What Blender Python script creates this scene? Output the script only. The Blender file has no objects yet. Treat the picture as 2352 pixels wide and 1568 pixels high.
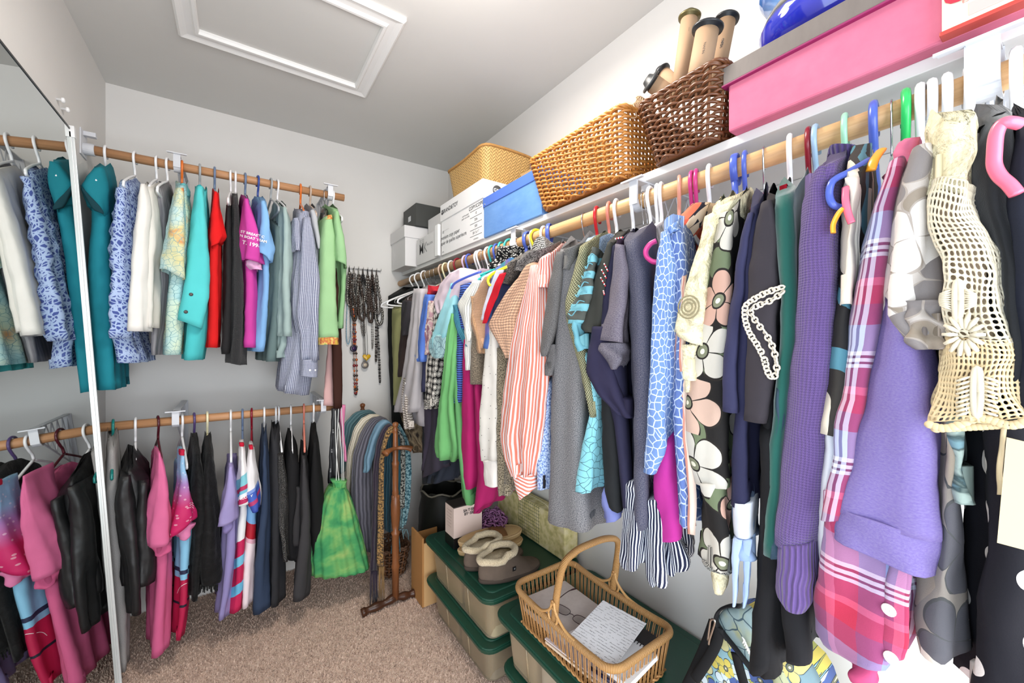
import bpy, bmesh, math, random
import numpy as np
from mathutils import Vector, Matrix, noise
from mathutils.bvhtree import BVHTree
random.seed(7)
C = bpy.context.scene.collection
PI = math.pi
# ---------------------------------------------------------------- camera, world, light
EYE = 1.19                                    # lens height above the carpet
YAW = math.radians(34.55); SN, CS = math.sin(YAW), math.cos(YAW)
FPX = 915.0; HZ = 780.0
cam_d = bpy.data.cameras.new('camera'); cam = bpy.data.objects.new('camera', cam_d); C.objects.link(cam)
cam_d.sensor_width = 36; cam_d.lens = 36 * FPX / 2352; cam_d.shift_y = -4 / 2352; cam_d.clip_start = .01
cam.location = (0, 0, EYE); cam.rotation_euler = (PI / 2, 0, -YAW)
bpy.context.scene.camera = cam
vs = bpy.context.scene.view_settings
vs.view_transform = 'Standard'; vs.look = 'None'; vs.gamma = 1; vs.use_curve_mapping = False
vs.exposure = -0.07
world = bpy.data.worlds.new('world'); bpy.context.scene.world = world; world.use_nodes = True
world.node_tree.nodes['Background'].inputs[0].default_value = (.80, .90, 1.0, 1)
world.node_tree.nodes['Background'].inputs[1].default_value = 1.0
def area(name, loc, size, power, col, rot):
    l = bpy.data.lights.new(name, 'AREA'); l.shape = 'RECTANGLE'; l.size, l.size_y = size; l.energy = power; l.color = col
    o = bpy.data.objects.new(name, l); C.objects.link(o); o.location = loc; o.rotation_euler = rot; return o
area('ceiling_lamp_light', (.42, .86, 2.19), (.30, .30), 15, (1, .94, .86), (0, 0, 0))
area('side_fill_light', (-.64, -.14, .72), (1.4, .84), 17, (.74, .87, 1), (0, -PI / 2, 0))  # fill through an assumed side doorway, added to lift the lower right wall
area('near_fill_light', (.14, -.95, .90), (1.15, 1.6), 44, (.90, .95, 1), (PI / 2, 0, 0))  # fill from behind the lens, added to keep the back wall bright
up_l = bpy.data.lights.new('lamp_glow', 'POINT'); up_l.energy = 7; up_l.color = (1, .93, .85); up_l.shadow_soft_size = .1
up_o = bpy.data.objects.new('lamp_glow', up_l); C.objects.link(up_o); up_o.location = (.42, .86, 2.02)
# ---------------------------------------------------------------- pixel helpers (2352x1568 photograph)
def ray(px, py):
    u = (px - 1176) / FPX; v = (HZ - py) / FPX
    return Vector((SN + u * CS, CS - u * SN, v))
ORG = Vector((0, 0, EYE))
def onx(px, py, X): r = ray(px, py); return ORG + r * (X / r.x)
def ony(px, py, Y): r = ray(px, py); return ORG + r * (Y / r.y)
def onz(px, py, Z): r = ray(px, py); return ORG + r * ((Z - EYE) / r.z)
# ---------------------------------------------------------------- materials
def lin(c):
    if isinstance(c, (int, float)): return c
    m = .3 * c[0] + .59 * c[1] + .11 * c[2]; c = tuple(x + (m - x) * .12 for x in c[:3])
    return tuple(((x / 255) / 12.92 if x <= 10.3 else ((x / 255 + .055) / 1.055) ** 2.4) for x in c[:3]) + (1,)
class T:
    def __init__(s, name, rough=.85, metal=0, spec=.3, sheen=0):
        s.m = bpy.data.materials.new(name); s.m.use_nodes = True; s.nt = s.m.node_tree
        s.b = s.nt.nodes['Principled BSDF']; s.b.inputs['Roughness'].default_value = rough
        s.b.inputs['Metallic'].default_value = metal; s.b.inputs['Specular IOR Level'].default_value = spec
        s.b.inputs['Sheen Weight'].default_value = sheen
        s._uv = None
    def put(s, sock, v):
        if isinstance(v, bpy.types.NodeSocket): s.nt.links.new(v, sock)
        elif isinstance(v, tuple) and len(v) >= 3 and sock.type == 'RGBA': sock.default_value = lin(v)
        elif sock.type == 'VECTOR' and isinstance(v, (int, float)): sock.default_value = (v, v, v)
        else: sock.default_value = v
    def n(s, t, ins=(), **pr):
        x = s.nt.nodes.new('ShaderNode' + t)
        for k, v in pr.items(): setattr(x, k, v)
        for k, v in dict(ins).items(): s.put(x.inputs[k], v)
        return x
    def uv(s):
        if s._uv is None: s._uv = s.n('UVMap').outputs[0]
        return s._uv
    def obj(s): return s.n('TexCoord').outputs['Object']
    def sep(s, v=None):
        x = s.n('SeparateXYZ', {0: v or s.uv()}); return x.outputs[0], x.outputs[1], x.outputs[2]
    def comb(s, x, y, z=0.0): return s.n('CombineXYZ', {0: x, 1: y, 2: z}).outputs[0]
    def mth(s, op, a, b=0.0, c=0.0): return s.n('Math', {0: a, 1: b, 2: c}, operation=op).outputs[0]
    def vm(s, op, a, b=None, sc=None):
        ins = {0: a}
        if b is not None: ins[1] = b
        if sc is not None: ins[3] = sc
        x = s.n('VectorMath', ins, operation=op); return x.outputs[1] if op in ('LENGTH', 'DISTANCE', 'DOT_PRODUCT') else x.outputs[0]
    def mix(s, f, a, b, mode='MIX'):
        x = s.nt.nodes.new('ShaderNodeMix'); x.data_type = 'RGBA'; x.blend_type = mode
        s.put(x.inputs[0], f); s.put(x.inputs[6], a); s.put(x.inputs[7], b); return x.outputs[2]
    def noise(s, v=None, sc=10., det=2., ro=.5, dist=0.):
        return s.n('TexNoise', {'Vector': v or s.uv(), 'Scale': sc, 'Detail': det, 'Roughness': ro, 'Distortion': dist}).outputs[0]
    def noisec(s, v=None, sc=10., det=2.):
        return s.n('TexNoise', {'Vector': v or s.uv(), 'Scale': sc, 'Detail': det}).outputs[1]
    def vor(s, v=None, sc=10., feat='F1', rnd=1., dim='2D'):
        return s.n('TexVoronoi', {'Vector': v or s.uv(), 'Scale': sc, 'Randomness': rnd}, feature=feat, voronoi_dimensions=dim)
    def ramp(s, f, stops, interp='LINEAR'):
        x = s.n('ValToRGB', {0: f}); r = x.color_ramp; r.interpolation = interp
        while len(r.elements) < len(stops): r.elements.new(.5)
        for e, (p, c) in zip(r.elements, stops): e.position = p; e.color = lin(c)
        return x.outputs[0]
    def lt(s, a, b): return s.mth('LESS_THAN', a, b)
    def frac(s, a, per, ph=0.): return s.mth('FRACT', s.mth('MULTIPLY_ADD', a, 1 / per, ph))
    def band(s, a, per, duty, ph=0.): return s.lt(s.frac(a, per, ph), duty)
    def warp(s, v, amt, sc):
        c = s.noisec(v, sc, 2.); return s.vm('ADD', v, s.vm('SCALE', s.vm('SUBTRACT', c, (.5, .5, .5)), None, amt))
    def bump(s, h, st=.3, d=.002):
        prev = s.b.inputs['Normal'].links[0].from_socket if s.b.inputs['Normal'].links else None
        x = s.n('Bump', {'Height': h, 'Strength': st, 'Distance': d})
        if prev: s.nt.links.new(prev, x.inputs['Normal'])
        s.nt.links.new(x.outputs[0], s.b.inputs['Normal'])
    def col(s, c): s.put(s.b.inputs['Base Color'], c)
    def cloth(s, c, mot=.10, wr=.5, weave=True, heather=0.):
        """colour with worn mottle; crease and weave relief"""
        uv = s.uv()
        f = s.noise(uv, 9., 3.); c2 = s.mix(s.mth('MULTIPLY', f, mot * 2), c, (0, 0, 0))
        if heather:
            st = s.vm('MULTIPLY', uv, (1., 1.8, 1.)); h = s.noise(st, 420., 2., .7)
            c2 = s.mix(s.ramp(h, [(.35, (0, 0, 0)), (.68, (255, 255, 255))]), c2, s.mix(heather, c2, (225, 218, 215)))
        s.col(c2)
        wv = s.vm('MULTIPLY', uv, (1., .45, 1.))
        s.bump(s.noise(s.warp(wv, .06, 6.), 14., 3., .5), wr, .012)
        if weave: s.bump(s.noise(uv, 900., 1.), .25, .0006)
        return s.m
_mc = {}
def mk(fn):
    def w(*a, **k):
        key = (fn.__name__, repr(a), repr(sorted(k.items(), key=str)))
        if key not in _mc: _mc[key] = fn(*a, **k)
        return _mc[key]
    return w
@mk
def plain(c, heather=0., rough=.85, mot=.10, wr=.5, sheen=0.): return T('woven_fabric', rough, sheen=sheen).cloth(c, mot, wr, heather=heather)
@mk
def satin(c): return T('satin_fabric', .45, spec=.4).cloth(c, .15, .9)
@mk
def velvet(c):
    t = T('crushed_velvet', .7, sheen=.06, spec=.2); uv = t.uv()
    f = t.noise(t.warp(uv, .08, 14.), 26., 4., .6)
    t.col(t.mix(t.ramp(f, [(.5, (0, 0, 0)), (.78, (110, 110, 110))]), c, (72, 72, 74)))  # grey noise patches put the pile's highlights into the colour
    t.bump(f, .6, .01); return t.m
@mk
def knit(c, px=.005, c2=None, rib=False):
    t = T('knitted_wool', .95, sheen=.15); x, y, _ = t.sep()
    sx = t.mth('SINE', t.mth('MULTIPLY', x, 2 * PI / px))
    sy = t.mth('SINE', t.mth('ADD', t.mth('MULTIPLY', y, 2 * PI / (px * .8)), t.mth('MULTIPLY', t.mth('ABSOLUTE', sx), 1.6)))
    h = sx if rib else t.mth('ADD', t.mth('MULTIPLY', sx, .6), t.mth('MULTIPLY', sy, .8))
    f = t.mth('MULTIPLY_ADD', h, .3, .5)
    dark = tuple(v * .62 for v in c) if c2 is None else c2
    t.col(t.mix(f, dark, t.mix(t.noise(None, 300., 2.), c, tuple(min(255, v * 1.12) for v in c))))
    t.bump(h, .6, px * .35); t.bump(t.noise(None, 9., 3.), .4, .01); return t.m
@mk
def tweed(c1, c2, sc=260.):
    t = T('tweed_knit', .95, sheen=.1); f = t.noise(None, sc, 2., .7)
    t.col(t.ramp(f, [(.42, c1), (.58, c2)])); t.bump(f, .6, .003); t.bump(t.noise(None, 10., 3.), .4, .01); return t.m
@mk
def stripes(c1, c2, per, duty=.5, axis=0, c3=None, wob=0., heather=0.):
    t = T('striped_cotton', .85); v = t.uv()
    if wob: v = t.warp(v, wob, 8.)
    x, y, _ = t.sep(v); a = (x, y)[axis]
    c = t.mix(t.band(a, per, duty), c1, c2)
    if c3: c = t.mix(t.band(a, per * 2, duty * .5, .37), c, c3)
    return t.cloth(c)
@mk
def gingham(c1, c2, per):
    t = T('gingham_cotton', .85); x, y, _ = t.sep()
    a = t.band(x, per, .5); b = t.band(y, per, .5); f = t.mth('MULTIPLY', t.mth('ADD', a, b), .5)
    return t.cloth(t.mix(f, c1, c2))
@mk
def plaid(S=1.):
    t = T('plaid_flannel', .95, sheen=.1); x, y, _ = t.sep()
    def lay(a, ph, big):
        c = t.ramp(t.frac(a, .105 * S, ph), [(0, (196, 40, 72)), (.17, (226, 92, 128)), (.24, (150, 60, 104)), (.42, (212, 214, 236)), (.455, (92, 54, 96)),
            (.48, (216, 218, 238)), (.515, (92, 54, 96)), (.54, (216, 218, 238)), (.58, (128, 140, 190)), (.82, (150, 62, 108))], 'CONSTANT'); return c
    c = t.mix(.5, lay(x, .1, 0), lay(y, .35, 1)); 
    return t.cloth(c, .06)
@mk
def batik(c1, c2, sc=42., w=.12, mot=0.):
    t = T('leaf_print_cotton', .85); v = t.warp(t.uv(), .02, 30.)
    vv = t.vm('MULTIPLY', v, (1.9, 1., 1.)); d = t.vor(vv, sc, 'DISTANCE_TO_EDGE').outputs['Distance']
    r = t.n('VectorRotate', {'Vector': v, 'Angle': .9}, rotation_type='Z_AXIS').outputs[0]
    d2 = t.vor(t.vm('MULTIPLY', r, (2.1, .8, 1.)), sc, 'DISTANCE_TO_EDGE').outputs['Distance']
    f = t.lt(t.mth('MINIMUM', d, d2), w)
    return t.cloth(t.mix(f, c1, c2))
@mk
def crackle(c1, c2, sc=70.):
    t = T('crackle_print_cotton', .85); v = t.warp(t.uv(), .008, 40.)
    d = t.vor(t.vm('MULTIPLY', v, (1., .8, 1.)), sc, 'DISTANCE_TO_EDGE', .75).outputs['Distance']
    return t.cloth(t.mix(t.lt(d, .07), c1, c2), .08)
@mk
def dye(stops, sc=9., lines=None, ls=30.):
    t = T('dyed_cotton', .85); v = t.warp(t.uv(), .1, 7.)
    c = t.ramp(t.noise(v, sc, 3.), stops)
    if lines:
        d = t.vor(t.warp(t.uv(), .03, 20.), ls, 'DISTANCE_TO_EDGE').outputs['Distance']; c = t.mix(t.lt(d, .035), c, lines)
    return t.cloth(c)
@mk
def flowers(ground, cols, sc=11., R=.043, line=(45, 40, 35), rnd=.55, petals=5, leaf=None, eye=True):
    t = T('flower_print_fabric', .85); v = t.warp(t.uv(), .012, 12.); vo = t.vor(v, sc, 'F1', rnd)
    loc = t.vm('SUBTRACT', v, vo.outputs['Position']); x, y, _ = t.sep(loc); L = t.vm('LENGTH', t.comb(x, y))
    cr = t.n('SeparateColor', {0: vo.outputs['Color']}); rr, rg = cr.outputs[0], cr.outputs[1]
    th = t.mth('ADD', t.mth('ARCTAN2', y, x), t.mth('MULTIPLY', rr, 6.28))
    lobe = t.mth('POWER', t.mth('ABSOLUTE', t.mth('COSINE', t.mth('MULTIPLY', th, petals / 2))), .45)
    rad = t.mth('MULTIPLY', t.mth('MULTIPLY_ADD', lobe, .62, .38), t.mth('MULTIPLY_ADD', rg, R * .35, R * .75))
    ps = len(cols); stops = [(i / ps, c) for i, c in enumerate(cols)]
    pc = t.ramp(rg, stops, 'CONSTANT'); g = ground
    if leaf:
        v2 = t.vor(t.vm('ADD', v, (.13, .21, 0)), sc * 1.3, 'F1', .8)
        g = t.mix(t.lt(v2.outputs['Distance'], .33), ground, line); g = t.mix(t.lt(v2.outputs['Distance'], .3), g, leaf)
    c = t.mix(t.lt(L, t.mth('ADD', rad, R * .06)), g, line)
    c = t.mix(t.lt(L, rad), c, pc)
    vein = t.lt(t.mth('ABSOLUTE', t.mth('COSINE', t.mth('MULTIPLY', th, petals / 2))), .10)
    c = t.mix(t.mth('MULTIPLY', vein, t.lt(L, rad)), c, line)
    if not eye: return t.cloth(c, .06)
    c = t.mix(t.lt(L, R * .22), c, line); c = t.mix(t.lt(L, R * .17), c, (126, 128, 100)); c = t.mix(t.lt(L, R * .07), c, (230, 226, 200))
    return t.cloth(c, .06)
@mk
def dots(c1, c2, per, r, rnd=0.):
    t = T('dotted_fabric', .85); vo = t.vor(t.warp(t.uv(), .004, 10.), 1 / per, 'F1', rnd)
    return t.cloth(t.mix(t.lt(vo.outputs['Distance'], r), c1, c2))
@mk
def rings(c1, c2, per):
    t = T('ring_print_fabric', .85); d = t.vor(t.uv(), 1 / per, 'F1', .35).outputs['Distance']
    f = t.mth('ADD', t.lt(d, .3), t.mth('MULTIPLY', t.lt(t.mth('ABSOLUTE', t.mth('SUBTRACT', d, .43)), .035), 1.))
    return t.cloth(t.mix(f, c1, c2))
@mk
def zbands(stops, slant=0., spots=False):
    """dyed sports jersey: panels that change with height (v = metres above the carpet)"""
    t = T('jersey_print', .6, spec=.4); x, y, _ = t.sep(); lo, hi = stops[0][0], stops[-1][0] + .001
    a = t.mth('ADD', y, t.mth('MULTIPLY', x, slant)); f = t.n('MapRange', {0: a, 1: lo, 2: hi}).outputs[0]
    sm = spots == 'fade'
    c = t.ramp(f, [((z - lo) / (hi - lo), c) for z, c in stops], 'LINEAR' if sm else 'CONSTANT')
    if spots: c = t.mix(t.mth('MULTIPLY', t.lt(t.vor(None, 42., 'F1', 1.).outputs['Distance'], .13), .35), c, (255, 230, 240))
    return t.cloth(c, .06)
@mk
def simple(c, rough=.5, metal=0., spec=.5, bump=0., bs=60., trans=0.):
    t = T('painted_surface' if not metal else 'metal', rough, metal, spec)
    t.col(c)
    if bump: t.bump(t.noise(t.obj(), bs, 3.), bump, .002)
    if trans: t.b.inputs['Transmission Weight'].default_value = trans
    return t.m
@mk
def mottled(c, c2, sc=8., rough=.7, st=(1, 1, 1), bump=.2, spec=.3):
    t = T('mottled_surface', rough, 0, spec); v = t.vm('MULTIPLY', t.obj(), st)
    f = t.noise(v, sc, 4., .6); t.col(t.mix(f, c, c2)); t.bump(f, bump, .003); return t.m
@mk
def wood(c, c2, st, sc=14., rough=.45):
    t = T('wood', rough, 0, .4); v = t.vm('MULTIPLY', t.obj(), st)
    f = t.noise(v, sc, 5., .65, .4); t.col(t.ramp(f, [(.3, c), (.7, c2)])); t.bump(f, .1, .001); return t.m
# ---------------------------------------------------------------- mesh helpers
def obj(name, verts, faces, mat, parent=None, uvs=None, smooth=True, kind=None):
    me = bpy.data.meshes.new(name); me.from_pydata([tuple(v) for v in verts], [], faces)
    if uvs is not None:
        l = me.uv_layers.new(name='UVMap'); idx = np.empty(len(me.loops), dtype=np.int32); me.loops.foreach_get('vertex_index', idx)
        l.data.foreach_set('uv', np.asarray(uvs, dtype=np.float32)[idx].ravel())
    if smooth: me.polygons.foreach_set('use_smooth', [True] * len(me.polygons))
    me.materials.append(mat); me.update()
    o = bpy.data.objects.new(name, me); C.objects.link(o)
    if parent: o.parent = parent; o.matrix_parent_inverse = parent.matrix_basis.inverted()
    if kind: o['kind'] = kind
    return o
def empty(name, loc, label=None, cat=None, group=None, rz=0):
    o = bpy.data.objects.new(name, None); C.objects.link(o); o.location = loc; o.rotation_euler = (0, 0, rz); o.empty_display_size = .02
    tag(o, label, cat, group); return o
def tag(o, label=None, cat=None, group=None, kind=None):
    if label: o['label'] = label
    if cat: o['category'] = cat
    if group: o['group'] = group
    if kind: o['kind'] = kind
    return o
class MB:
    def __init__(s): s.v = []; s.f = []
    def add(s, vs, fs):
        k = len(s.v); s.v += [Vector(p) for p in vs]; s.f += [tuple(i + k for i in f) for f in fs]; return s
    def box(s, a, b, M=None):
        x0, y0, z0 = a; x1, y1, z1 = b
        vs = [Vector((x, y, z)) for z in (z0, z1) for x, y in ((x0, y0), (x1, y0), (x1, y1), (x0, y1))]
        if M: vs = [M @ v for v in vs]
        return s.add(vs, [(3, 2, 1, 0), (4, 5, 6, 7), (0, 1, 5, 4), (1, 2, 6, 5), (2, 3, 7, 6), (3, 0, 4, 7)])
    def tube(s, pts, r, n=8, cap=True, flat=1.):
        pts = [Vector(p) for p in pts]; m = len(pts); rs = r if isinstance(r, (list, tuple)) else [r] * m
        t0 = (pts[1] - pts[0]).normalized(); up = Vector((0, 0, 1)) if abs(t0.z) < .9 else Vector((1, 0, 0))
        nn = t0.cross(up).normalized(); vs = []; fs = []
        for i in range(m):
            t = (pts[min(i + 1, m - 1)] - pts[max(i - 1, 0)]); t = t.normalized() if t.length > 1e-9 else t0
            nn = (nn - t * nn.dot(t)); nn = nn.normalized() if nn.length > 1e-6 else t.orthogonal().normalized()
            b = t.cross(nn)
            for k in range(n):
                a = 2 * PI * k / n; vs.append(pts[i] + (nn * math.cos(a) + b * math.sin(a) * flat) * rs[i])
        for i in range(m - 1):
            for k in range(n): k2 = (k + 1) % n; fs.append((i * n + k, i * n + k2, (i + 1) * n + k2, (i + 1) * n + k))
        if cap: fs.append(tuple(range(n))[::-1]); fs.append(tuple((m - 1) * n + k for k in range(n)))
        return s.add(vs, fs)
    def lathe(s, prof, c=(0, 0, 0), n=24, M=None):
        vs = []; fs = []
        for r, z in prof:
            for k in range(n):
                p = Vector((r * math.cos(2 * PI * k / n), r * math.sin(2 * PI * k / n), z)); vs.append((M @ p if M else p) + Vector(c))
        for i in range(len(prof) - 1):
            for k in range(n): k2 = (k + 1) % n; fs.append((i * n + k, i * n + k2, (i + 1) * n + k2, (i + 1) * n + k))
        fs.append(tuple(range(n))[::-1]); fs.append(tuple((len(prof) - 1) * n + k for k in range(n)))
        return s.add(vs, fs)
    def ball(s, c, r, n=8, sq=(1, 1, 1)):
        prof = [(math.sin(PI * i / n) * r, -math.cos(PI * i / n) * r) for i in range(n + 1)]; prof[0] = (r * .02, -r); prof[-1] = (r * .02, r)
        return s.lathe(prof, c, max(6, n), Matrix.Diagonal((*sq, 1)))
    def build(s, name, mat, parent=None, smooth=True, kind=None, bevel=0.):
        o = obj(name, s.v, s.f, mat, parent, None, smooth, kind)
        if bevel:
            b = o.modifiers.new('bevel', 'BEVEL'); b.width = bevel; b.segments = 2; b.limit_method = 'ANGLE'
        return o
def boxo(name, a, b, mat, parent=None, bevel=.002, kind=None, M=None):
    return MB().box(a, b, M).build(name, mat, parent, False, kind, bevel)
def smooth_path(pts, k=6):
    pts = [Vector(p) for p in pts]; out = []
    for i in range(len(pts) - 1):
        p0 = pts[max(i - 1, 0)]; p1 = pts[i]; p2 = pts[i + 1]; p3 = pts[min(i + 2, len(pts) - 1)]
        for j in range(k):
            t = j / k; out.append(.5 * ((2 * p1) + (p2 - p0) * t + (2 * p0 - 5 * p1 + 4 * p2 - p3) * t * t + (3 * p1 - p0 - 3 * p2 + p3) * t ** 3))
    out.append(pts[-1]); return out
def txt(s, size, origin, right, up, mat, parent, name='lettering', bvh=None, dirn=None, off=.0012, bold=0.):
    cu = bpy.data.curves.new(name, 'FONT'); cu.body = s; cu.size = size; cu.align_x = 'CENTER'; cu.align_y = 'CENTER'; cu.offset = bold; cu.resolution_u = 3
    to = bpy.data.objects.new(name, cu); C.objects.link(to); bpy.context.view_layer.update()
    me = bpy.data.meshes.new_from_object(to.evaluated_get(bpy.context.evaluated_depsgraph_get())); bpy.data.objects.remove(to)
    right = Vector(right).normalized(); up = Vector(up).normalized(); nrm = right.cross(up); o = Vector(origin)
    vs = []
    for v in me.vertices:
        p = o + right * v.co.x + up * v.co.y
        if bvh:
            d = Vector(dirn).normalized(); h = bvh.ray_cast(p - d * .15, d, .4)
            p = (h[0] - d * off) if h[0] else p
        else: p = p + nrm * off
        vs.append(p)
    fs = [tuple(p.vertices) for p in me.polygons]; bpy.data.meshes.remove(me)
    return obj(name, vs, fs, mat, parent, None, False)
# ---------------------------------------------------------------- rails
RAILS = {  # axis, rod distance, rod height, default front plane of the clothes, default hanger half width
    'U': dict(ax='y', d=2.04, z=EYE + .683, fp=1.86),
    'L': dict(ax='y', d=2.04, z=EYE - .318, fp=1.86),
    'R': dict(ax='x', d=.80, z=EYE + .334, fp=.60)}
def station(rail, hx):
    """point on the rod seen at pixel column hx"""
    r = ray(hx, HZ); R = RAILS[rail]
    if R['ax'] == 'x': return Vector((R['d'], R['d'] * r.y / r.x, R['z']))
    return Vector((R['d'] * r.x / r.y, R['d'], R['z']))
def onplane(rail, px, py, fp): return onx(px, py, fp) if RAILS[rail]['ax'] == 'x' else ony(px, py, fp)
def parse(rows):
    out = []
    for t in rows.split():
        y, x = t.split(':'); x0, x1 = x.split(','); y0, y1 = (y.split('/') if '/' in y else (y, y))
        out.append((float(y0), float(x0), float(y1), float(x1)))
    return out
def _smooth(a, k):
    if k < 1: return a
    p = np.concatenate([np.repeat(a[:1], k, 0), a, np.repeat(a[-1:], k, 0)]); w = np.hanning(2 * k + 3)[1:-1]; w /= w.sum()
    return np.stack([np.convolve(p[:, i], w, 'valid') for i in range(a.shape[1])], 1)
def drape(name, rail, rows, mat, parent, fp=None, D=.36, dirv=None, rise=.06, amp=.006, wl=.07, nc=56, nv=26, seed=0,
          hor=None, closed=False, taper=1., p=.55, hem=True, bulge=0., topflat=False, wr=.0016):
    R = RAILS[rail]; fp = R['fp'] if fp is None else fp
    rw = parse(rows) if isinstance(rows, str) else rows
    A = np.array([onplane(rail, x0, y0, fp) for y0, x0, y1, x1 in rw]); B = np.array([onplane(rail, x1, y1, fp) for y0, x0, y1, x1 in rw])
    s = np.concatenate([[0], np.cumsum(np.abs(np.diff((A[:, 2] + B[:, 2]) / 2)) + 1e-4)]); s /= s[-1]
    q = np.linspace(0, 1, 121); AB = np.concatenate([np.stack([np.interp(q, s, M[:, i]) for i in range(3)], 1) for M in (A, B)], 1)
    AB = _smooth(AB, 5); AB[0] = np.concatenate([A[0], B[0]]); AB[-1] = np.concatenate([A[-1], B[-1]])
    sel = np.unique(np.round(np.linspace(0, 1, nv) ** 1.0 * 120).astype(int)); AB = AB[sel]; nv = len(sel); vv = sel / 120.
    if dirv is None: dirv = Vector((1, 0, 0)) if R['ax'] == 'x' else Vector((0, 1, 0))
    dv = np.array([dirv.x, dirv.y, 0.]); dv /= np.linalg.norm(dv)
    # ring parameter, evenly spaced in arc length
    wid = float(np.mean(np.linalg.norm(AB[:, 3:5] - AB[:, 0:2], axis=1))); th = np.linspace(0, 2 * PI, 721)
    l0 = np.sign(np.cos(th)) * np.abs(np.cos(th)) ** p; t0 = .5 - np.sign(np.sin(th)) * np.abs(np.sin(th)) ** p * .5
    arc = np.concatenate([[0], np.cumsum(np.hypot(np.diff(l0) * wid / 2, np.diff(t0) * D))]); per = arc[-1]
    u = np.linspace(0, per, nc + 1); l = np.interp(u, arc, l0); t = np.interp(u, arc, t0)
    nl = np.gradient(t, u) * D; nt = -np.gradient(l, u) * wid / 2
    nl[0] = nl[-1] = 0; nt2 = nt; nrm = np.hypot(nl, nt2) + 1e-9; nl /= nrm; nt2 = nt2 / nrm
    rs = random.Random(sum(map(ord, name)) % 7 + seed * 31 + int(rw[0][1])); ph = [rs.uniform(0, 6.28) for _ in range(6)]
    tri = np.clip(1 - np.abs(t * 2 - 1), 0, 1); tri = np.minimum(tri, .8) / .8
    V = []; UV = []
    for i in range(nv):
        a = AB[i, :3]; b = AB[i, 3:]; v = vv[i]; w = max(0., 1 - v / .3); c = (a + b) / 2; h = (b - a) / 2
        kt = 1 - (1 - taper) * t
        lat = l * kt; wl2 = .22 + .78 * v ** .8
        wave = np.sin(u / wl * 2 * PI * 1. + ph[0] + 1.3 * np.sin(v * 4 + ph[1])) + .5 * np.sin(u / wl * 2 * PI * .53 + ph[2] + 1.1 * np.sin(v * 5 + ph[3]))
        dsp = amp * wl2 * wave * min(1., 1.5 * per / 2 / wl)
        if i < 2: dsp = dsp * .3
        if hor: dsp = dsp + hor[0] * np.sin((a[2]) * 2 * PI / hor[1] + 1.5 * np.sin(u / per * 12 + ph[4]))
        hd = h / (np.linalg.norm(h[:2]) + 1e-9)
        P = c[None] + h[None] * lat[:, None] + dv[None] * (t * D)[:, None]
        P = P - (hd[None] * (-nl * 1.)[:, None] * 0)  # keep
        P[:, :2] += hd[None, :2] * (np.sign(lat) * np.abs(nl) * dsp)[:, None] + dv[None, :2] * (-np.abs(nt2) * dsp * np.where(t < .5, 1, -1))[:, None]
        P[:, 2] += rise * w * tri
        if bulge: P[:, :2] -= dv[None, :2] * (bulge * math.sin(PI * min(1, v * 1.02)) * (1 - t))[:, None]
        for k in range(nc):
            q3 = Vector(P[k]); n1 = noise.noise_vector(q3 * 26.) * wr * 1.6 + noise.noise_vector(q3 * 70.) * wr * .5
            V.append(q3 + n1)
        zz = P[:, 2]
        UV += [(u[k], zz[k]) for k in range(nc)]
    F = [(i * nc + k, i * nc + (k + 1) % nc, (i + 1) * nc + (k + 1) % nc, (i + 1) * nc + k) for i in range(nv - 1) for k in range(nc)]
    F.append(tuple(range(nc))[::-1])
    last = V[-nc:]; cen = sum(last, Vector()) / nc
    if closed: F.append(tuple(range((nv - 1) * nc, nv * nc)))
    else:
        b0 = len(V)
        for sc_, dz in ((.9, 0.), (.84, .03)):
            for k in range(nc):
                d = last[k] - cen; dl = Vector((d.x, d.y, 0)); L = max(dl.length, 1e-6); ins = min(L * (1 - sc_), .004 if dz == 0 else .006)
                V.append(last[k] - dl / L * ins + Vector((0, 0, dz))); UV.append((u[k], last[k].z))
        for k in range(nc):
            k2 = (k + 1) % nc; F.append((b0 - nc + k, b0 - nc + k2, b0 + k2, b0 + k)); F.append((b0 + k, b0 + k2, b0 + nc + k2, b0 + nc + k))
        F.append(tuple(b0 + nc + k for k in range(nc)))
    o = obj(name, V, F, mat, parent, UV)
    o['_m'] = 1; return o
def bvh_of(o):
    return BVHTree.FromPolygons([v.co.copy() for v in o.data.vertices], [tuple(p.vertices) for p in o.data.polygons])
def wpos(o, p): return p
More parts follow.
